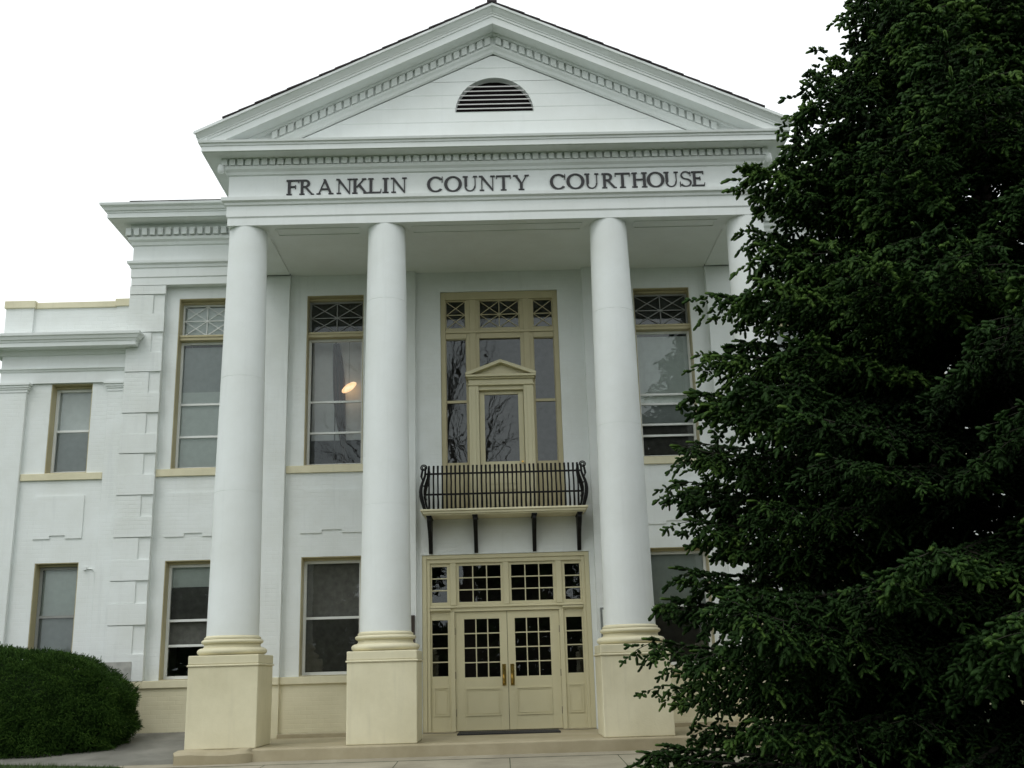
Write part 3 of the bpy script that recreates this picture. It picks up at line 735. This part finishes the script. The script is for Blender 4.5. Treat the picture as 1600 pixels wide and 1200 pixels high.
# ---- the two lower wings
for sg in (-1, 1):
    X = lambda a, b: tuple(sorted((sg * a, sg * b)))
    hu = (*X(8.625, 7.84), 4.85, 6.595); hl = (*X(8.655, 7.85), 1.12, 3.18)
    part(build_raw(wall_with_holes(*X(9.60, 7.205), -.35, 8.13, YW, YW + .38, [hu, hl]), 'wing_wall', 'brick', house))
    P(B(*X(9.62, 9.06), YW - .09, YW - .001, 1.03, 6.42), 'pilaster', 'brick', bevel=.006)
    P(B(*X(7.52, 7.205), YW - .05, YW - .001, 1.03, 6.42), 'pilaster', 'brick', bevel=.006)
    for a, b, y in ((9.62, 9.06, YW - .09), (7.52, 7.23, YW - .05)):
        for k, (e, z0, z1) in enumerate(((.012, 6.42, 6.475), (.03, 6.476, 6.51), (.05, 6.511, 6.555), (.075, 6.556, 6.6))):
            P(B(*X(a + e, b - e), y - e, YW - .001, z0, z1), 'capital', 'white')
    def wp(e): return ([(sg * (7.26 - e), YQ - .002), (sg * (7.26 - e), 2.20 - e)] if e > .118 else [(sg * 7.206, 2.201 - e), (sg * 7.206, 2.20 - e)]) + [(sg * (9.60 + e), 2.20 - e), (sg * (9.60 + e), 9.0)]
    pr = [(0, 6.601), (0, 6.82), (.02, 6.83), (.035, 6.86), (.06, 6.875), (.06, 6.90), (0, 6.91), (0, 7.15), (.03, 7.16), (.05, 7.20), (.08, 7.22), (.10, 7.245), (.30, 7.25), (.30, 7.33), (.315, 7.335), (.325, 7.37), (.35, 7.38), (.37, 7.43), (.395, 7.45), (.40, 7.50), (.1, 7.54), (-.02, 7.55), (-.04, 6.601)]
    we = P(MB().sweep(wp, pr), 'wing_entablature', 'white')
    cp = P(MB().box(*X(9.05, 7.50), YW - .035, YW + .42, 8.131, 8.255), 'parapet_coping', 'cream', bevel=.012)
    for a, b in ((9.64, 9.06), (7.49, 7.21)):
        P(B(*X(a - .02, b + .02 if b > 9 else b), YW - .05, YW - .001, 7.55, 8.13), 'parapet_pier', 'brick')
        S(MB().box(*X(a + .01, b - .01 if b > 9 else b), YW - .085, YW + .43, 8.131, 8.285), 'pier_cap', 'cream', cp, bevel=.012)
    P(stepped_panel(*X(8.73, 7.83), YW, 3.62, 4.42), 'stepped_panel', 'brick')
    P(B(*X(9.62, 7.205), YW - .09, YW - .002, .93, 1.034), 'belt_course', 'cream', bevel=.008)
    P(B(*X(9.62, 7.205), YW - .05, YW - .002, -.3, .929), 'base_wall', 'cream_brick')
    w1 = lower_window(hu[0], hu[1], hu[2], hu[3], [5.71], [(4.93, 6.5, 'blind')], 'sash')
    S(B(*X(9.055, 7.525), YW - .045, YW - .001, 4.715, 4.845), 'window_sill', 'cream', w1, bevel=.008)
    lower_window(hl[0], hl[1], hl[2], hl[3], [2.22], [(2.2, 3.08, 'shade'), (1.2, 2.19, 'blind')], 'greysash')
    ws = MB().box(*X(9.58, 9.3), 2.631, 9.0, -.35, 8.12).box(*X(9.58, 7.21), 9.0, 9.2, -.35, 8.12)
    ws.box(*X(9.299, 7.21), 2.64, 9.0, 7.6, 7.7).box(*X(9.299, 7.21), 2.64, 8.9, 3.6, 3.8)
    P(ws, 'wing_shell', 'interior')
P(B(-7.24, -6.71, YQ - .012, YQ + .003, 1.075, 1.375), 'cornerstone', 'stone')
cd = MB().tube([(-7.70, 2.235, 3.06), (-7.58, 2.235, 3.05), (-7.545, 2.235, 3.0), (-7.50, 2.235, 1.64), (-7.47, 2.235, 1.60), (-7.33, 2.235, 1.58)], .012, 6)
cd.box(-7.74, -7.69, 2.20, 2.249, 3.03, 3.09)
P(cd, 'wall_conduit', 'white')

# ------------------------------------------------------------------ things in and around the house
fl = MB(); nu, nv = 26, 16
def flag_pt(u, v):
    z = 7.45 - 2.45 * v; xc = -3.27 + .02 * math.sin(v * 4.2) + .21 * v ** 1.5; w = .055 + .06 * math.sin(PI * min(1, v * 1.3)) ** .8
    return (xc + (u - .5) * 2 * w + .01 * math.sin(9 * v), 2.82 + .04 * math.sin(u * 6 * PI + v * 3) * (.4 + .6 * v), z)
fl.add([flag_pt(i / nu, j / nv) for j in range(nv + 1) for i in range(nu + 1)], [(j * (nu + 1) + i, j * (nu + 1) + i + 1, (j + 1) * (nu + 1) + i + 1, (j + 1) * (nu + 1) + i) for j in range(nv) for i in range(nu)])
flag = empty('furled_flag', (-3.28, 3.0, 3.80))
c = fl.build('cloth', 'flag', flag, smooth=True); c.location = (3.28, -3.0, -3.80)
so = c.modifiers.new('thickness', 'SOLIDIFY'); so.thickness = .008
p = MB().tube([(-3.285, 2.88, 3.85), (-3.285, 2.88, 7.62)], .010, 8).lathe([(.16, 3.80), (.15, 3.83), (.03, 3.86)], 16, -3.285, 2.88).build('staff', 'twig', flag); p.location = (3.28, -3.0, -3.80)
tag(flag, 'dark reddish furled flag hanging inside the tall upper window left of the balcony', 'flag')
lampo = empty('ceiling_lamp', (-2.995, 2.745, 6.52))
g = MB().lathe([(.02, -.045), (.11, -.04), (.16, -.018), (.168, .0), (.15, .025), (.08, .05), (.03, .06)], 28).build('lamp_shade', 'lamp', lampo, smooth=True)
g.rotation_euler = Vector((-.48, -.55, .68)).to_track_quat('Z', 'Y').to_euler()
MB().tube([(0, 0, .05), (0, .0, 1.99)], .004, 6).build('lamp_cord', 'iron', lampo)
tag(lampo, 'glowing orange oval lamp inside the upper window left of the balcony', 'lamp')
mt = MB().box(-.90, .86, 1.30, 2.14, .0, .016)
for k in range(40): mt.box(-.88 + .0436 * k, -.86 + .0436 * k, 1.315, 2.125, .0161, .021)
tag(mt.build('doormat', 'mat', bevel=0), 'long black ribbed rubber doormat in front of the entrance doors', 'doormat')

# ------------------------------------------------------------------ ground
def gz(y):
    pts = [(-400, -.9), (-30, -.85), (-12, -.62), (-.75, -.195), (2.1, .145), (12, .2), (400, .2)]
    for (a, za), (b, zb) in zip(pts, pts[1:]):
        if a <= y <= b: return za + (zb - za) * (y - a) / (b - a)
    return -.9
ys = [-400, -120, -30, -20, -12, -8, -5, -3, -2, -1.4, -.75, 0, 1, 2.1, 5, 12, 60, 400]; xs = [-400, -60, -20, -10, -7, -5.01, -4.98, 0, 4.98, 5.01, 7, 10, 20, 60, 400]
gm = MB(); gm.add([(x, y, gz(y) if abs(x) > 5 or not -.7 < y < 12 else -.22) for y in ys for x in xs], [(j * len(xs) + i, j * len(xs) + i + 1, (j + 1) * len(xs) + i + 1, (j + 1) * len(xs) + i) for j in range(len(ys) - 1) for i in range(len(xs) - 1)])
tag(gm.build('ground', 'earth'), 'sloping lawn soil around the courthouse', None, kind='structure')
def sheet(name, mat, poly, lift):
    """strip sheet following the ground: poly = list of (y, x0, x1)"""
    m = MB(); v = []
    for y, a, b in poly: v += [(a, y, gz(y) + lift), (b, y, gz(y) + lift)]
    m.add(v, [(2 * i, 2 * i + 1, 2 * i + 3, 2 * i + 2) for i in range(len(poly) - 1)])
    return tag(m.build(name, mat), kind='structure')
sheet('pavement', 'pavement', [(-.76, -5.95, -5.015), (-.55, -6.9, -5.015), (-.3, -8.15, -5.015), (0, -9.4, -5.015), (.4, -12, -5.015), (1, -14, -5.015), (2.1, -14, -5.015), (2.2, -14, -5.015)], .006)
sheet('kerb_strip', 'concrete', [(-1.16, -5.6, 7.0), (-.95, -5.75, 7.0), (-.76, -5.9, 7.0), (-.74, -5.9, 7.0)], .012)
# walkway slabs with joints
jx = [-5.2, -3.6, -1.66, -.03, 1.55, 3.2, 4.9, 6.6]
wk = MB()
for i in range(len(jx) - 1):
    for a, b in ((-2.9, -1.175), (-4.6, -2.92)):
        x0, x1 = jx[i] + .006, jx[i + 1] - .006
        v = [(x0, a, gz(a) + .008), (x1, a, gz(a) + .008), (x1, b, gz(b) + .008), (x0, b, gz(b) + .008)]
        wk.add(v, [(0, 1, 2, 3)])
tag(wk.build('walkway', 'concrete'), kind='structure')
# grass
def foliage_mesh(name, V, F, tint, mats, midx=None):
    me = bpy.data.meshes.new(name)
    me.vertices.add(len(V)); me.vertices.foreach_set('co', V.astype(np.float32).ravel())
    nf = len(F); me.loops.add(nf * 3); me.polygons.add(nf)
    me.loops.foreach_set('vertex_index', F.astype(np.int32).ravel())
    me.polygons.foreach_set('loop_start', np.arange(0, nf * 3, 3, dtype=np.int32))
    if midx is not None: me.polygons.foreach_set('material_index', midx.astype(np.int32))
    a = me.attributes.new('tint', 'FLOAT', 'POINT'); a.data.foreach_set('value', tint.astype(np.float32))
    for m in mats: me.materials.append(M[m])
    me.update(); me.validate()
    return me
ng = 26000
gx = rng.uniform(-11, -5.6, ng); gy = rng.uniform(-3.2, .3, ng)
edge = np.interp(gx, [-12, -9.4, -8.15, -6.9, -5.95, -5.6], [.4, 0, -.3, -.55, -.80, -1.2])
ok = gy < edge + rng.uniform(-.02, .03, ng); gx, gy = gx[ok], gy[ok]; ng = len(gx)
gzv = np.array([gz(y) for y in gy]); h = rng.uniform(.03, .075, ng); an = rng.uniform(0, 2 * PI, ng); ln = rng.normal(0, .02, (ng, 2))
V = np.zeros((ng, 3, 3)); V[:, 0] = np.c_[gx - .004 * np.cos(an), gy - .004 * np.sin(an), gzv]; V[:, 1] = np.c_[gx + .004 * np.cos(an), gy + .004 * np.sin(an), gzv]; V[:, 2] = np.c_[gx + ln[:, 0], gy + ln[:, 1], gzv + h]
ti = np.repeat(np.clip(rng.normal(.5, .25, ng), 0, 1), 3)
o = bpy.data.objects.new('grass', foliage_mesh('grass', V.reshape(-1, 3), np.arange(ng * 3).reshape(-1, 3), ti, ['grass'])); COL.objects.link(o)
tag(o, 'short green grass at the lower left beside the pavement', None, kind='stuff')

# ------------------------------------------------------------------ needle foliage
def shoot_proto(nn, core_r, nlen, nw, droop=0):
    """returns axial fractions, absolute offsets (along, side, up), faces, tip weights"""
    a, off, F, tw = [], [], [], []
    for i, (t, r) in enumerate(((0, .5), (.3, 1), (.86, .9))):
        for k in range(3):
            w = 2 * PI * k / 3 + i * .5
            a.append(t); off.append((0, core_r * r * math.cos(w), core_r * r * math.sin(w))); tw.append(t)
    a.append(1.0); off.append((.004, 0, 0)); tw.append(1)
    for i in range(2):
        for k in range(3):
            p, q = i * 3 + k, i * 3 + (k + 1) % 3
            F += [(p, q, q + 3), (p, q + 3, p + 3)]
    for k in range(3): F.append((6 + k, 6 + (k + 1) % 3, 9))
    for i in range(nn):
        t = .05 + .93 * i / nn; w = i * 2.39996
        c, s = math.cos(w), math.sin(w); b = len(a)
        a += [t, t, t + .02]; tw += [t, t, t]
        off += [(0, -s * nw / 2, c * nw / 2), (0, s * nw / 2, -c * nw / 2), (nlen * .62, c * nlen * .78, s * nlen * .78 )]
        F.append((b, b + 1, b + 2))
    return np.array(a), np.array(off), np.array(F), np.array(tw)
def make_shoots(proto, Pt, D, L, tint, scale=None):
    a, off, F, tw = proto
    n = len(Pt); D = D / np.linalg.norm(D, axis=1, keepdims=True)
    up = np.tile([0, 0, 1.], (n, 1)) + rng.normal(0, .2, (n, 3))
    Yv = np.cross(up, D); Yv /= np.linalg.norm(Yv, axis=1, keepdims=True); Zv = np.cross(D, Yv)
    sc = np.ones(n) if scale is None else scale
    V = Pt[:, None] + D[:, None] * (a[None, :, None] * L[:, None, None] + (off[None, :, 0] * sc[:, None])[:, :, None]) \
        + Yv[:, None] * (off[None, :, 1] * sc[:, None])[:, :, None] + Zv[:, None] * (off[None, :, 2] * sc[:, None])[:, :, None]
    V[:, :, 2] -= (a[None, :] ** 2) * L[:, None] * .16                 # tips hang a little
    m = len(a); FF = (F[None] + (np.arange(n) * m)[:, None, None]).reshape(-1, 3)
    T = np.clip(tint[:, None] * (.75 + .35 * tw[None]), 0, 1).reshape(-1)
    return V.reshape(-1, 3), FF, T

# ---- big spruce
TX, TY, TZ = 6.0, -5.5, -.45; TOP = 11.9
rprof_z = [-.4, .1, .6, 1.25, 2.1, 2.7, 3.3, 4.2, 5.2, 5.8, 6.6, 7.0, 7.7, 8.2, 9.4, 10.6, 11.9]
rprof_r = [4.3, 4.75, 4.25, 4.65, 4.2, 4.1, 4.05, 3.65, 3.35, 2.85, 2.75, 2.75, 2.40, 1.95, 1.45, .8, .08]
def crown_r(z): return float(np.interp(z, rprof_z, rprof_r))
spts, sdir, slen, stint, ssc = [], [], [], [], []
limb = MB()
def bough(z0, az, L, e0, droop, upt, dens=1.0, lightness=0.):
    ca, sa = math.cos(az), math.sin(az)
    ax = np.array([ca, sa, 0]); side = np.array([-sa, ca, 0])
    S_ = np.linspace(0, 1, 15); wob = random.uniform(-.12, .12); ph = random.uniform(0, 6)
    def pos(s):
        s = np.asarray(s)[..., None]
        return np.array([TX, TY, z0]) + ax * (L * s) + side * (L * (wob * s * s + .025 * np.sin(ph + 5 * s) * s)) + np.array([0, 0, 1.]) * (L * (e0 * s - droop * s ** 2 + upt * s ** 3.5))
    pts = pos(S_); r0 = .012 + .009 * L
    limb.tube(pts.tolist(), list(r0 * (1 - .88 * S_)), 5)
    n0 = len(spts); fat = random.uniform(.8, 1.22)
    # short tufts hide the limb itself
    nt_ = int(L * 26); st = rng.uniform(.3, 1, nt_); q = pos(st); tg = pos(np.minimum(1, st + .02)) - pos(st - .02)
    tg /= np.linalg.norm(tg, axis=1, keepdims=True)
    spts.append(q); sdir.append(tg * .8 + side * rng.normal(0, .55, nt_)[:, None] + np.c_[np.zeros(nt_), np.zeros(nt_), rng.uniform(-.1, .5, nt_)])
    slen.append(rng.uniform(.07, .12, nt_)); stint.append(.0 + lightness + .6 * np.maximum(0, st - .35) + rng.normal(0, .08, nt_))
    # secondary branches
    s = .22 if L > 1.5 else .1; sd = 1
    step = .15 / L
    while s < 1.0:
        for sd in (-1, 1):
            if random.random() > dens: continue
            fall = (1 - s)
            l2 = min(1.15, .36 + .27 * fall * L) * random.uniform(.7, 1.2)
            if s < .35: l2 *= .75
            p0 = pos(s + random.uniform(-.5, .5) * step); tang = pos(min(1, s + .02)) - pos(s - .02); tang = tang / np.linalg.norm(tang)
            ang = R(random.uniform(42, 66)); hang = random.uniform(.25, .75)
            d2 = tang * math.cos(ang) + side * sd * math.sin(ang); d2[2] -= .12; d2 /= np.linalg.norm(d2)
            nb = max(2, int(l2 / .095)); tt = (np.arange(nb) + .6) / nb
            q = p0 + d2 * (l2 * tt)[:, None] + np.array([0, 0, -1.]) * (l2 * hang * .6 * tt ** 1.6)[:, None]
            dd = np.gradient(q, axis=0); dd /= np.linalg.norm(dd, axis=1, keepdims=True)
            if l2 > .3: limb.tube([p0.tolist(), q[nb // 2].tolist(), q[-1].tolist()], [.005, .004, .002], 3)
            sgn = np.where(np.arange(nb) % 2 == 0, 1., -1.)
            s2 = np.cross(dd, np.array([0, 0, 1.])); s2 /= np.linalg.norm(s2, axis=1, keepdims=True) + 1e-9
            aa = np.radians(rng.uniform(20, 65, nb))
            tw = dd * np.cos(aa)[:, None] + s2 * (sgn * np.sin(aa))[:, None] + np.c_[np.zeros(nb), np.zeros(nb), rng.uniform(-.95, .12, nb)]
            tw /= np.linalg.norm(tw, axis=1, keepdims=True)
            tl = rng.uniform(.08, .24, nb) * (1.1 - .45 * tt)
            s3 = np.cross(tw, np.array([0, 0, 1.])); s3 /= np.linalg.norm(s3, axis=1, keepdims=True) + 1e-9
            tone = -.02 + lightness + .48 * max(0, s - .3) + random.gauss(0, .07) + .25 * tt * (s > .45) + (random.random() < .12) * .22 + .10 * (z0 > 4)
            tone = tone + rng.normal(0, .05, nb)
            for fr_, sd3, an3, ll in ((.05, 1, 55, .85), (.35, -1, 50, .95), (.62, 1, 46, .95), (.86, -1, 40, .95), (1.0, 0, 0, 1.0)):
                av = R(an3) * rng.uniform(.6, 1.25, nb)
                d3 = tw * np.cos(av)[:, None] + s3 * (sd3 * sgn * np.sin(av))[:, None] + np.c_[np.zeros(nb), np.zeros(nb), rng.uniform(-.45, .15, nb) + (.62 if fr_ in (.35, .86) else 0)]
                spts.append(q + tw * (tl * fr_)[:, None]); sdir.append(d3); slen.append(rng.uniform(.062, .108, nb) * ll)
                stint.append(tone + .06 * fr_ + rng.normal(0, .05, nb))
        s += step * random.uniform(.85, 1.25)
    spts.append(pts[-1:]); sdir.append((pts[-1:] - pts[-2:-1])); slen.append(np.array([.14])); stint.append(np.array([.9]))
    for k_ in range(n0, len(spts)): ssc.append(np.full(len(spts[k_]), fat) * rng.uniform(.8, 1.25, len(spts[k_])))
z = -.15
while z < TOP - .25:
    r = crown_r(z); nwh = int(10 if z < 8 else 8); a0 = random.uniform(0, 2 * PI)
    hfrac = (z + .4) / (TOP + .4)
    for k in range(nwh):
        az = a0 + 2 * PI * k / nwh + random.uniform(-.25, .25)
        back = math.sin(az) > .55                                   # the side turned to the house
        e0 = .62 * hfrac + .05 + random.uniform(-.08, .08)
        dr = .42 + .10 * random.random() - .1 * hfrac; up = .24 + .10 * random.random()
        tipdz = e0 - dr + up
        rr = crown_r(max(-.3, z + tipdz * r)) * random.uniform(.84, 1.02)
        if random.random() < .08: rr *= .78
        bough(z + random.uniform(-.12, .12), az, max(.25, rr), e0, dr, up, .75 if back else 1.0, random.uniform(-.16, .17))
    z += .34 if z < 8 else .24
# named lobes that reach out over the portico: (tip height, reach, azimuth)
for zt_, rr, az in ((8.2, 1.85, PI), (7.65, 2.15, PI + .05), (7.3, 2.35, PI - .1), (7.0, 2.85, PI - .05), (6.75, 2.8, PI + .12), (6.4, 2.6, PI + .2), (6.1, 2.6, PI - .05), (5.75, 2.8, PI + .1), (5.28, 3.45, PI), (5.1, 3.3, PI + .25), (4.7, 3.45, PI - .1), (4.2, 3.7, PI - .1), (3.8, 3.75, PI + .12), (3.4, 4.05, PI + .06), (3.2, 3.95, PI - .2), (2.6, 3.9, PI + .1), (2.1, 4.05, PI), (1.3, 4.5, PI + .02), (1.15, 4.3, PI + .22), (.1, 4.5, PI + .03), (.15, 4.3, PI - .2)):
    e0 = .25; dr, up = .42, .24
    bough(zt_ - (e0 - dr + up) * rr, az, rr, e0, dr, up, 1.0, .08)
spts = np.concatenate(spts); sdir = np.concatenate(sdir); slen = np.concatenate(slen); stint = np.concatenate(stint); ssc = np.concatenate(ssc)
hidden = (spts[:, 2] < gz(-5.5) + .02)
spts, sdir, slen, stint, ssc = (q[~hidden] for q in (spts, sdir, slen, stint, ssc)); slen = slen * (.6 + .4 * ssc)
print('spruce shoots', len(spts), flush=True)
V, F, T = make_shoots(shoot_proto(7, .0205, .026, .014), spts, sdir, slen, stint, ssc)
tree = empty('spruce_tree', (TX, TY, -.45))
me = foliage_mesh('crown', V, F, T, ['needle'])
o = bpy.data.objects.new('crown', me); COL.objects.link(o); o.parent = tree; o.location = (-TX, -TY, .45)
o = limb.build('branches', 'twig', tree); o.location = (-TX, -TY, .45)
tk = MB().tube([(TX + .04 * math.sin(z), TY + .03 * math.cos(z * 1.3), z) for z in [-.6, -.3, 0, 1, 2.5, 4, 6, 8, 10, 11.8]], [.34, .27, .24, .22, .19, .165, .13, .09, .045, .01], 14)
o = tk.build('trunk', 'bark', tree, smooth=True); o.location = (-TX, -TY, .45)
tag(tree, 'large dark green spruce with drooping boughs in front of the right side of the portico', 'tree')

# ---- clipped yew mound
BX, BY, BZ = -8.5, 1.02, -.12; RX, RY, RZ = 2.19, 1.0, 1.10; CZ = .48
nb = 90000
u = rng.normal(size=(nb, 3)); u /= np.linalg.norm(u, axis=1, keepdims=True); u = u[u[:, 2] > -.56]; nb = len(u)
def lump(u):
    return 1 + .028 * np.sin(u[:, 0] * 9 + 1) * np.cos(u[:, 2] * 6) + .018 * np.sin(u[:, 1] * 9 + u[:, 0] * 4 + 2) + .026 * np.sin(u[:, 2] * 15 + u[:, 0] * 17) + .012 * np.sin(u[:, 0] * 27 + u[:, 1] * 19)
def sup(u):
    """rounded mound with full flanks, drawn in a little at the foot"""
    q = np.abs(u) + 1e-6; k = (q[:, 0] ** 2.3 + q[:, 1] ** 2.6 + q[:, 2] ** 2.3) ** (-1 / 2.4)
    return u * k[:, None]
sc = sup(u) * lump(u)[:, None] * rng.uniform(.91, 1.012, nb)[:, None]
p = np.c_[BX + RX * sc[:, 0], BY + RY * sc[:, 1], CZ + RZ * sc[:, 2]]
keep = (p[:, 1] < 2.05) & (p[:, 1] - BY < .75)
p, u_ = p[keep], u[keep]; nb = len(p)
nrm = np.c_[u_[:, 0] / RX, u_[:, 1] / RY, u_[:, 2] / RZ]; nrm /= np.linalg.norm(nrm, axis=1, keepdims=True)
d = nrm + rng.normal(0, .55, (nb, 3)) + np.array([0, 0, .35])
clump = np.sin(p[:, 0] * 9 + 3 * np.sin(p[:, 2] * 5)) * np.sin(p[:, 2] * 11 + p[:, 1] * 8)
ti = np.clip(.46 + .20 * clump + rng.normal(0, .18, nb), 0, 1)
V, F, T = make_shoots(shoot_proto(8, .006, .020, .006), p, d, np.where(rng.random(nb) < .06, rng.uniform(.08, .15, nb), rng.uniform(.035, .085, nb)), ti)
bush = empty('rounded_bush', (BX, BY, BZ))
o = bpy.data.objects.new('foliage', foliage_mesh('foliage', V, F, T, ['yew'])); COL.objects.link(o); o.parent = bush; o.location = (-BX, -BY, -BZ)
co = MB(); seg = 28; rows = 12
vv = []
for j in range(rows):
    ph = -.6 + (PI / 2 + .6) * j / (rows - 1)
    for k in range(seg):
        w = 2 * PI * k / seg; uu = sup(np.array([[math.cos(w) * math.cos(ph), math.sin(w) * math.cos(ph), math.sin(ph) + 1e-4]]))[0] * .86
        vv.append((BX + RX * uu[0], min(2.0, BY + RY * uu[1]), CZ + RZ * uu[2]))
co.add(vv, [(j * seg + k, j * seg + (k + 1) % seg, (j + 1) * seg + (k + 1) % seg, (j + 1) * seg + k) for j in range(rows - 1) for k in range(seg)])
o = co.build('light_block_core', 'yew', bush, smooth=True); o.location = (-BX, -BY, -BZ)  # solid dark core added inside the foliage to block light
tag(bush, 'dense clipped dark green bush, a rounded mound in front of the left wing', 'bush')

# ------------------------------------------------------------------ bare tree mirrored in the panes; leafy row added to darken them
def broad_tree(name, x, y, h, r, seed, bare=False, label=None, group=None):
    sp_ = .14 if bare else .55
    rr = random.Random(seed); g = np.random.default_rng(seed)
    z0 = gz(y) - .1; t = empty(name, (x, y, z0)); lb = MB(); tips = []
    def grow(p, d, L, rad, lev):
        n = 5; pts = [p]; q = Vector(p); dd = Vector(d)
        for i in range(n):
            dd = (dd + Vector((rr.gauss(0, .13), rr.gauss(0, .13), rr.gauss(.03, .08)))).normalized(); q = q + dd * (L / n); pts.append(tuple(q))
        lb.tube(pts, [rad * (1 - .55 * i / n) for i in range(n + 1)], 6 if lev < 2 else 4)
        if lev >= (5 if bare else 3): tips.extend(pts[2:]); return
        for k in range(rr.choice((3, 4)) if lev < 3 else 3):
            i = rr.randint(2, n); ax = Vector((rr.gauss(0, 1), rr.gauss(0, 1), rr.gauss(0, .5))).normalized()
            nd = (dd + ax * rr.uniform(.5, .95) * (.7 if bare else 1)).normalized()
            grow(pts[i], nd, L * rr.uniform(.55, .78), rad * .48, lev + 1)
    tk_ = MB().tube([(0, 0, 0), (.05, .03, h * .12), (0, .05, h * .3)], [.34 * r / 4, .26 * r / 4, .22 * r / 4], 10)
    for k in range(5):
        a = 2 * PI * k / 5 + rr.random(); grow((0, .05, h * (.22 + .016 * k)), (math.cos(a) * sp_, math.sin(a) * sp_, 1), h * .33, .13 * r / 4, 1)
    tk_.build('trunk', 'bark', t, smooth=True); lb.build('branches', 'bark', t)
    if not bare:
        T_ = np.array(tips); m = 26000
        c = T_[g.integers(0, len(T_), m)] + g.normal(0, .42, (m, 3))
        e1 = g.normal(size=(m, 3)); e1 /= np.linalg.norm(e1, axis=1, keepdims=True); e2 = np.cross(e1, g.normal(size=(m, 3))); e2 /= np.linalg.norm(e2, axis=1, keepdims=True)
        lo_ = g.normal(size=(m // 2, 3)); lo_ /= np.linalg.norm(lo_, axis=1, keepdims=True); lo_ *= g.uniform(.75, 1, m // 2)[:, None]
        c[:m // 2] = lo_ * np.array([r * 1.15, r * .9, 3.6]) + np.array([0, 0, 3.4])  # low leaves added to close bright gaps in the reflections
        w_ = g.uniform(.20, .40, m)[:, None]
        V = np.stack([c - e1 * w_, c + e2 * w_ * .6, c + e1 * w_], 1).reshape(-1, 3)
        o = bpy.data.objects.new('crown', foliage_mesh('crown', V, np.arange(m * 3).reshape(-1, 3), np.repeat(g.uniform(.1, .8, m), 3), ['needle'])); COL.objects.link(o); o.parent = t
    tag(t, label, 'tree', group)
broad_tree('bare_tree', -1.5, -25.5, 19, 5, 5, True, 'bare-branched tree behind the viewpoint, mirrored in the panes left of the balcony door')
for i, (x, y, h, r) in enumerate(((-19, -47, 14, 5), (-9.5, -50, 15, 5.5), (1.5, -48, 13, 5), (11, -51, 15, 5.5), (21, -47, 14, 5))):  # unseen row added to cut sky light and darken the reflections
    broad_tree('added_leafy_tree', x, y, h, r, 20 + i, False, 'leafy tree added unseen behind the viewpoint to darken the lower window panes', 'trees added behind the viewpoint')

# ------------------------------------------------------------------ light
SUN_EL, SUN_AZ = R(58), R(215)          # azimuth measured from +y clockwise: high, front left
w = bpy.data.worlds.new('World'); scene.world = w; w.use_nodes = True; nt = w.node_tree
bg = nt.nodes['Background']; sky = N(nt, 'ShaderNodeTexSky'); sky.sky_type = 'NISHITA'; sky.sun_disc = False
sky.sun_elevation = SUN_EL; sky.sun_rotation = SUN_AZ; sky.dust_density = 4; sky.air_density = 1.0; sky.ozone_density = 1
hs = N(nt, 'ShaderNodeHueSaturation'); hs.inputs['Saturation'].default_value = .10; nt.links.new(sky.outputs[0], hs.inputs['Color'])
cl = noise(nt, N(nt, 'ShaderNodeTexCoord').outputs['Generated'], 1.6, 4)
cc = ramp(nt, cl, [(.36, (7.6, 8.3, 8.45)), (.56, (10.9, 11.4, 11.5))])
mx = mixc(nt, hs.outputs[0], cc, .86)
nt.links.new(mx, bg.inputs['Color']); bg.inputs['Strength'].default_value = .10
sl = bpy.data.lights.new('sun', 'SUN'); sl.energy = .5; sl.angle = R(25); sl.color = (1, .97, .92)
so = bpy.data.objects.new('sun', sl); COL.objects.link(so)
sd = Vector((math.sin(SUN_AZ) * math.cos(SUN_EL), math.cos(SUN_AZ) * math.cos(SUN_EL), math.sin(SUN_EL)))
so.rotation_euler = sd.to_track_quat('Z', 'Y').to_euler(); so.location = (-10, -20, 30)

# ------------------------------------------------------------------ camera
cam = bpy.data.cameras.new('camera'); co = bpy.data.objects.new('camera', cam); COL.objects.link(co)
cam.sensor_fit = 'HORIZONTAL'; cam.sensor_width = 36; cam.lens = 1671.19 / 1600 * 36; cam.clip_end = 2000; cam.clip_start = .1
r = Vector((.999579, -.0084227, -.027766)); u = Vector((.024604, -.261184, .964975)); f = Vector((.01538, .965252, .260867))
m = Matrix(((r.x, u.x, -f.x, -.1029), (r.y, u.y, -f.y, -17.6723), (r.z, u.z, -f.z, .9908), (0, 0, 0, 1)))
co.matrix_world = m; scene.camera = co
vs = scene.view_settings; vs.view_transform = 'Standard'; vs.look = 'None'; vs.exposure = .37; vs.gamma = 1
scene.cycles.max_bounces = 8; scene.cycles.transparent_max_bounces = 12
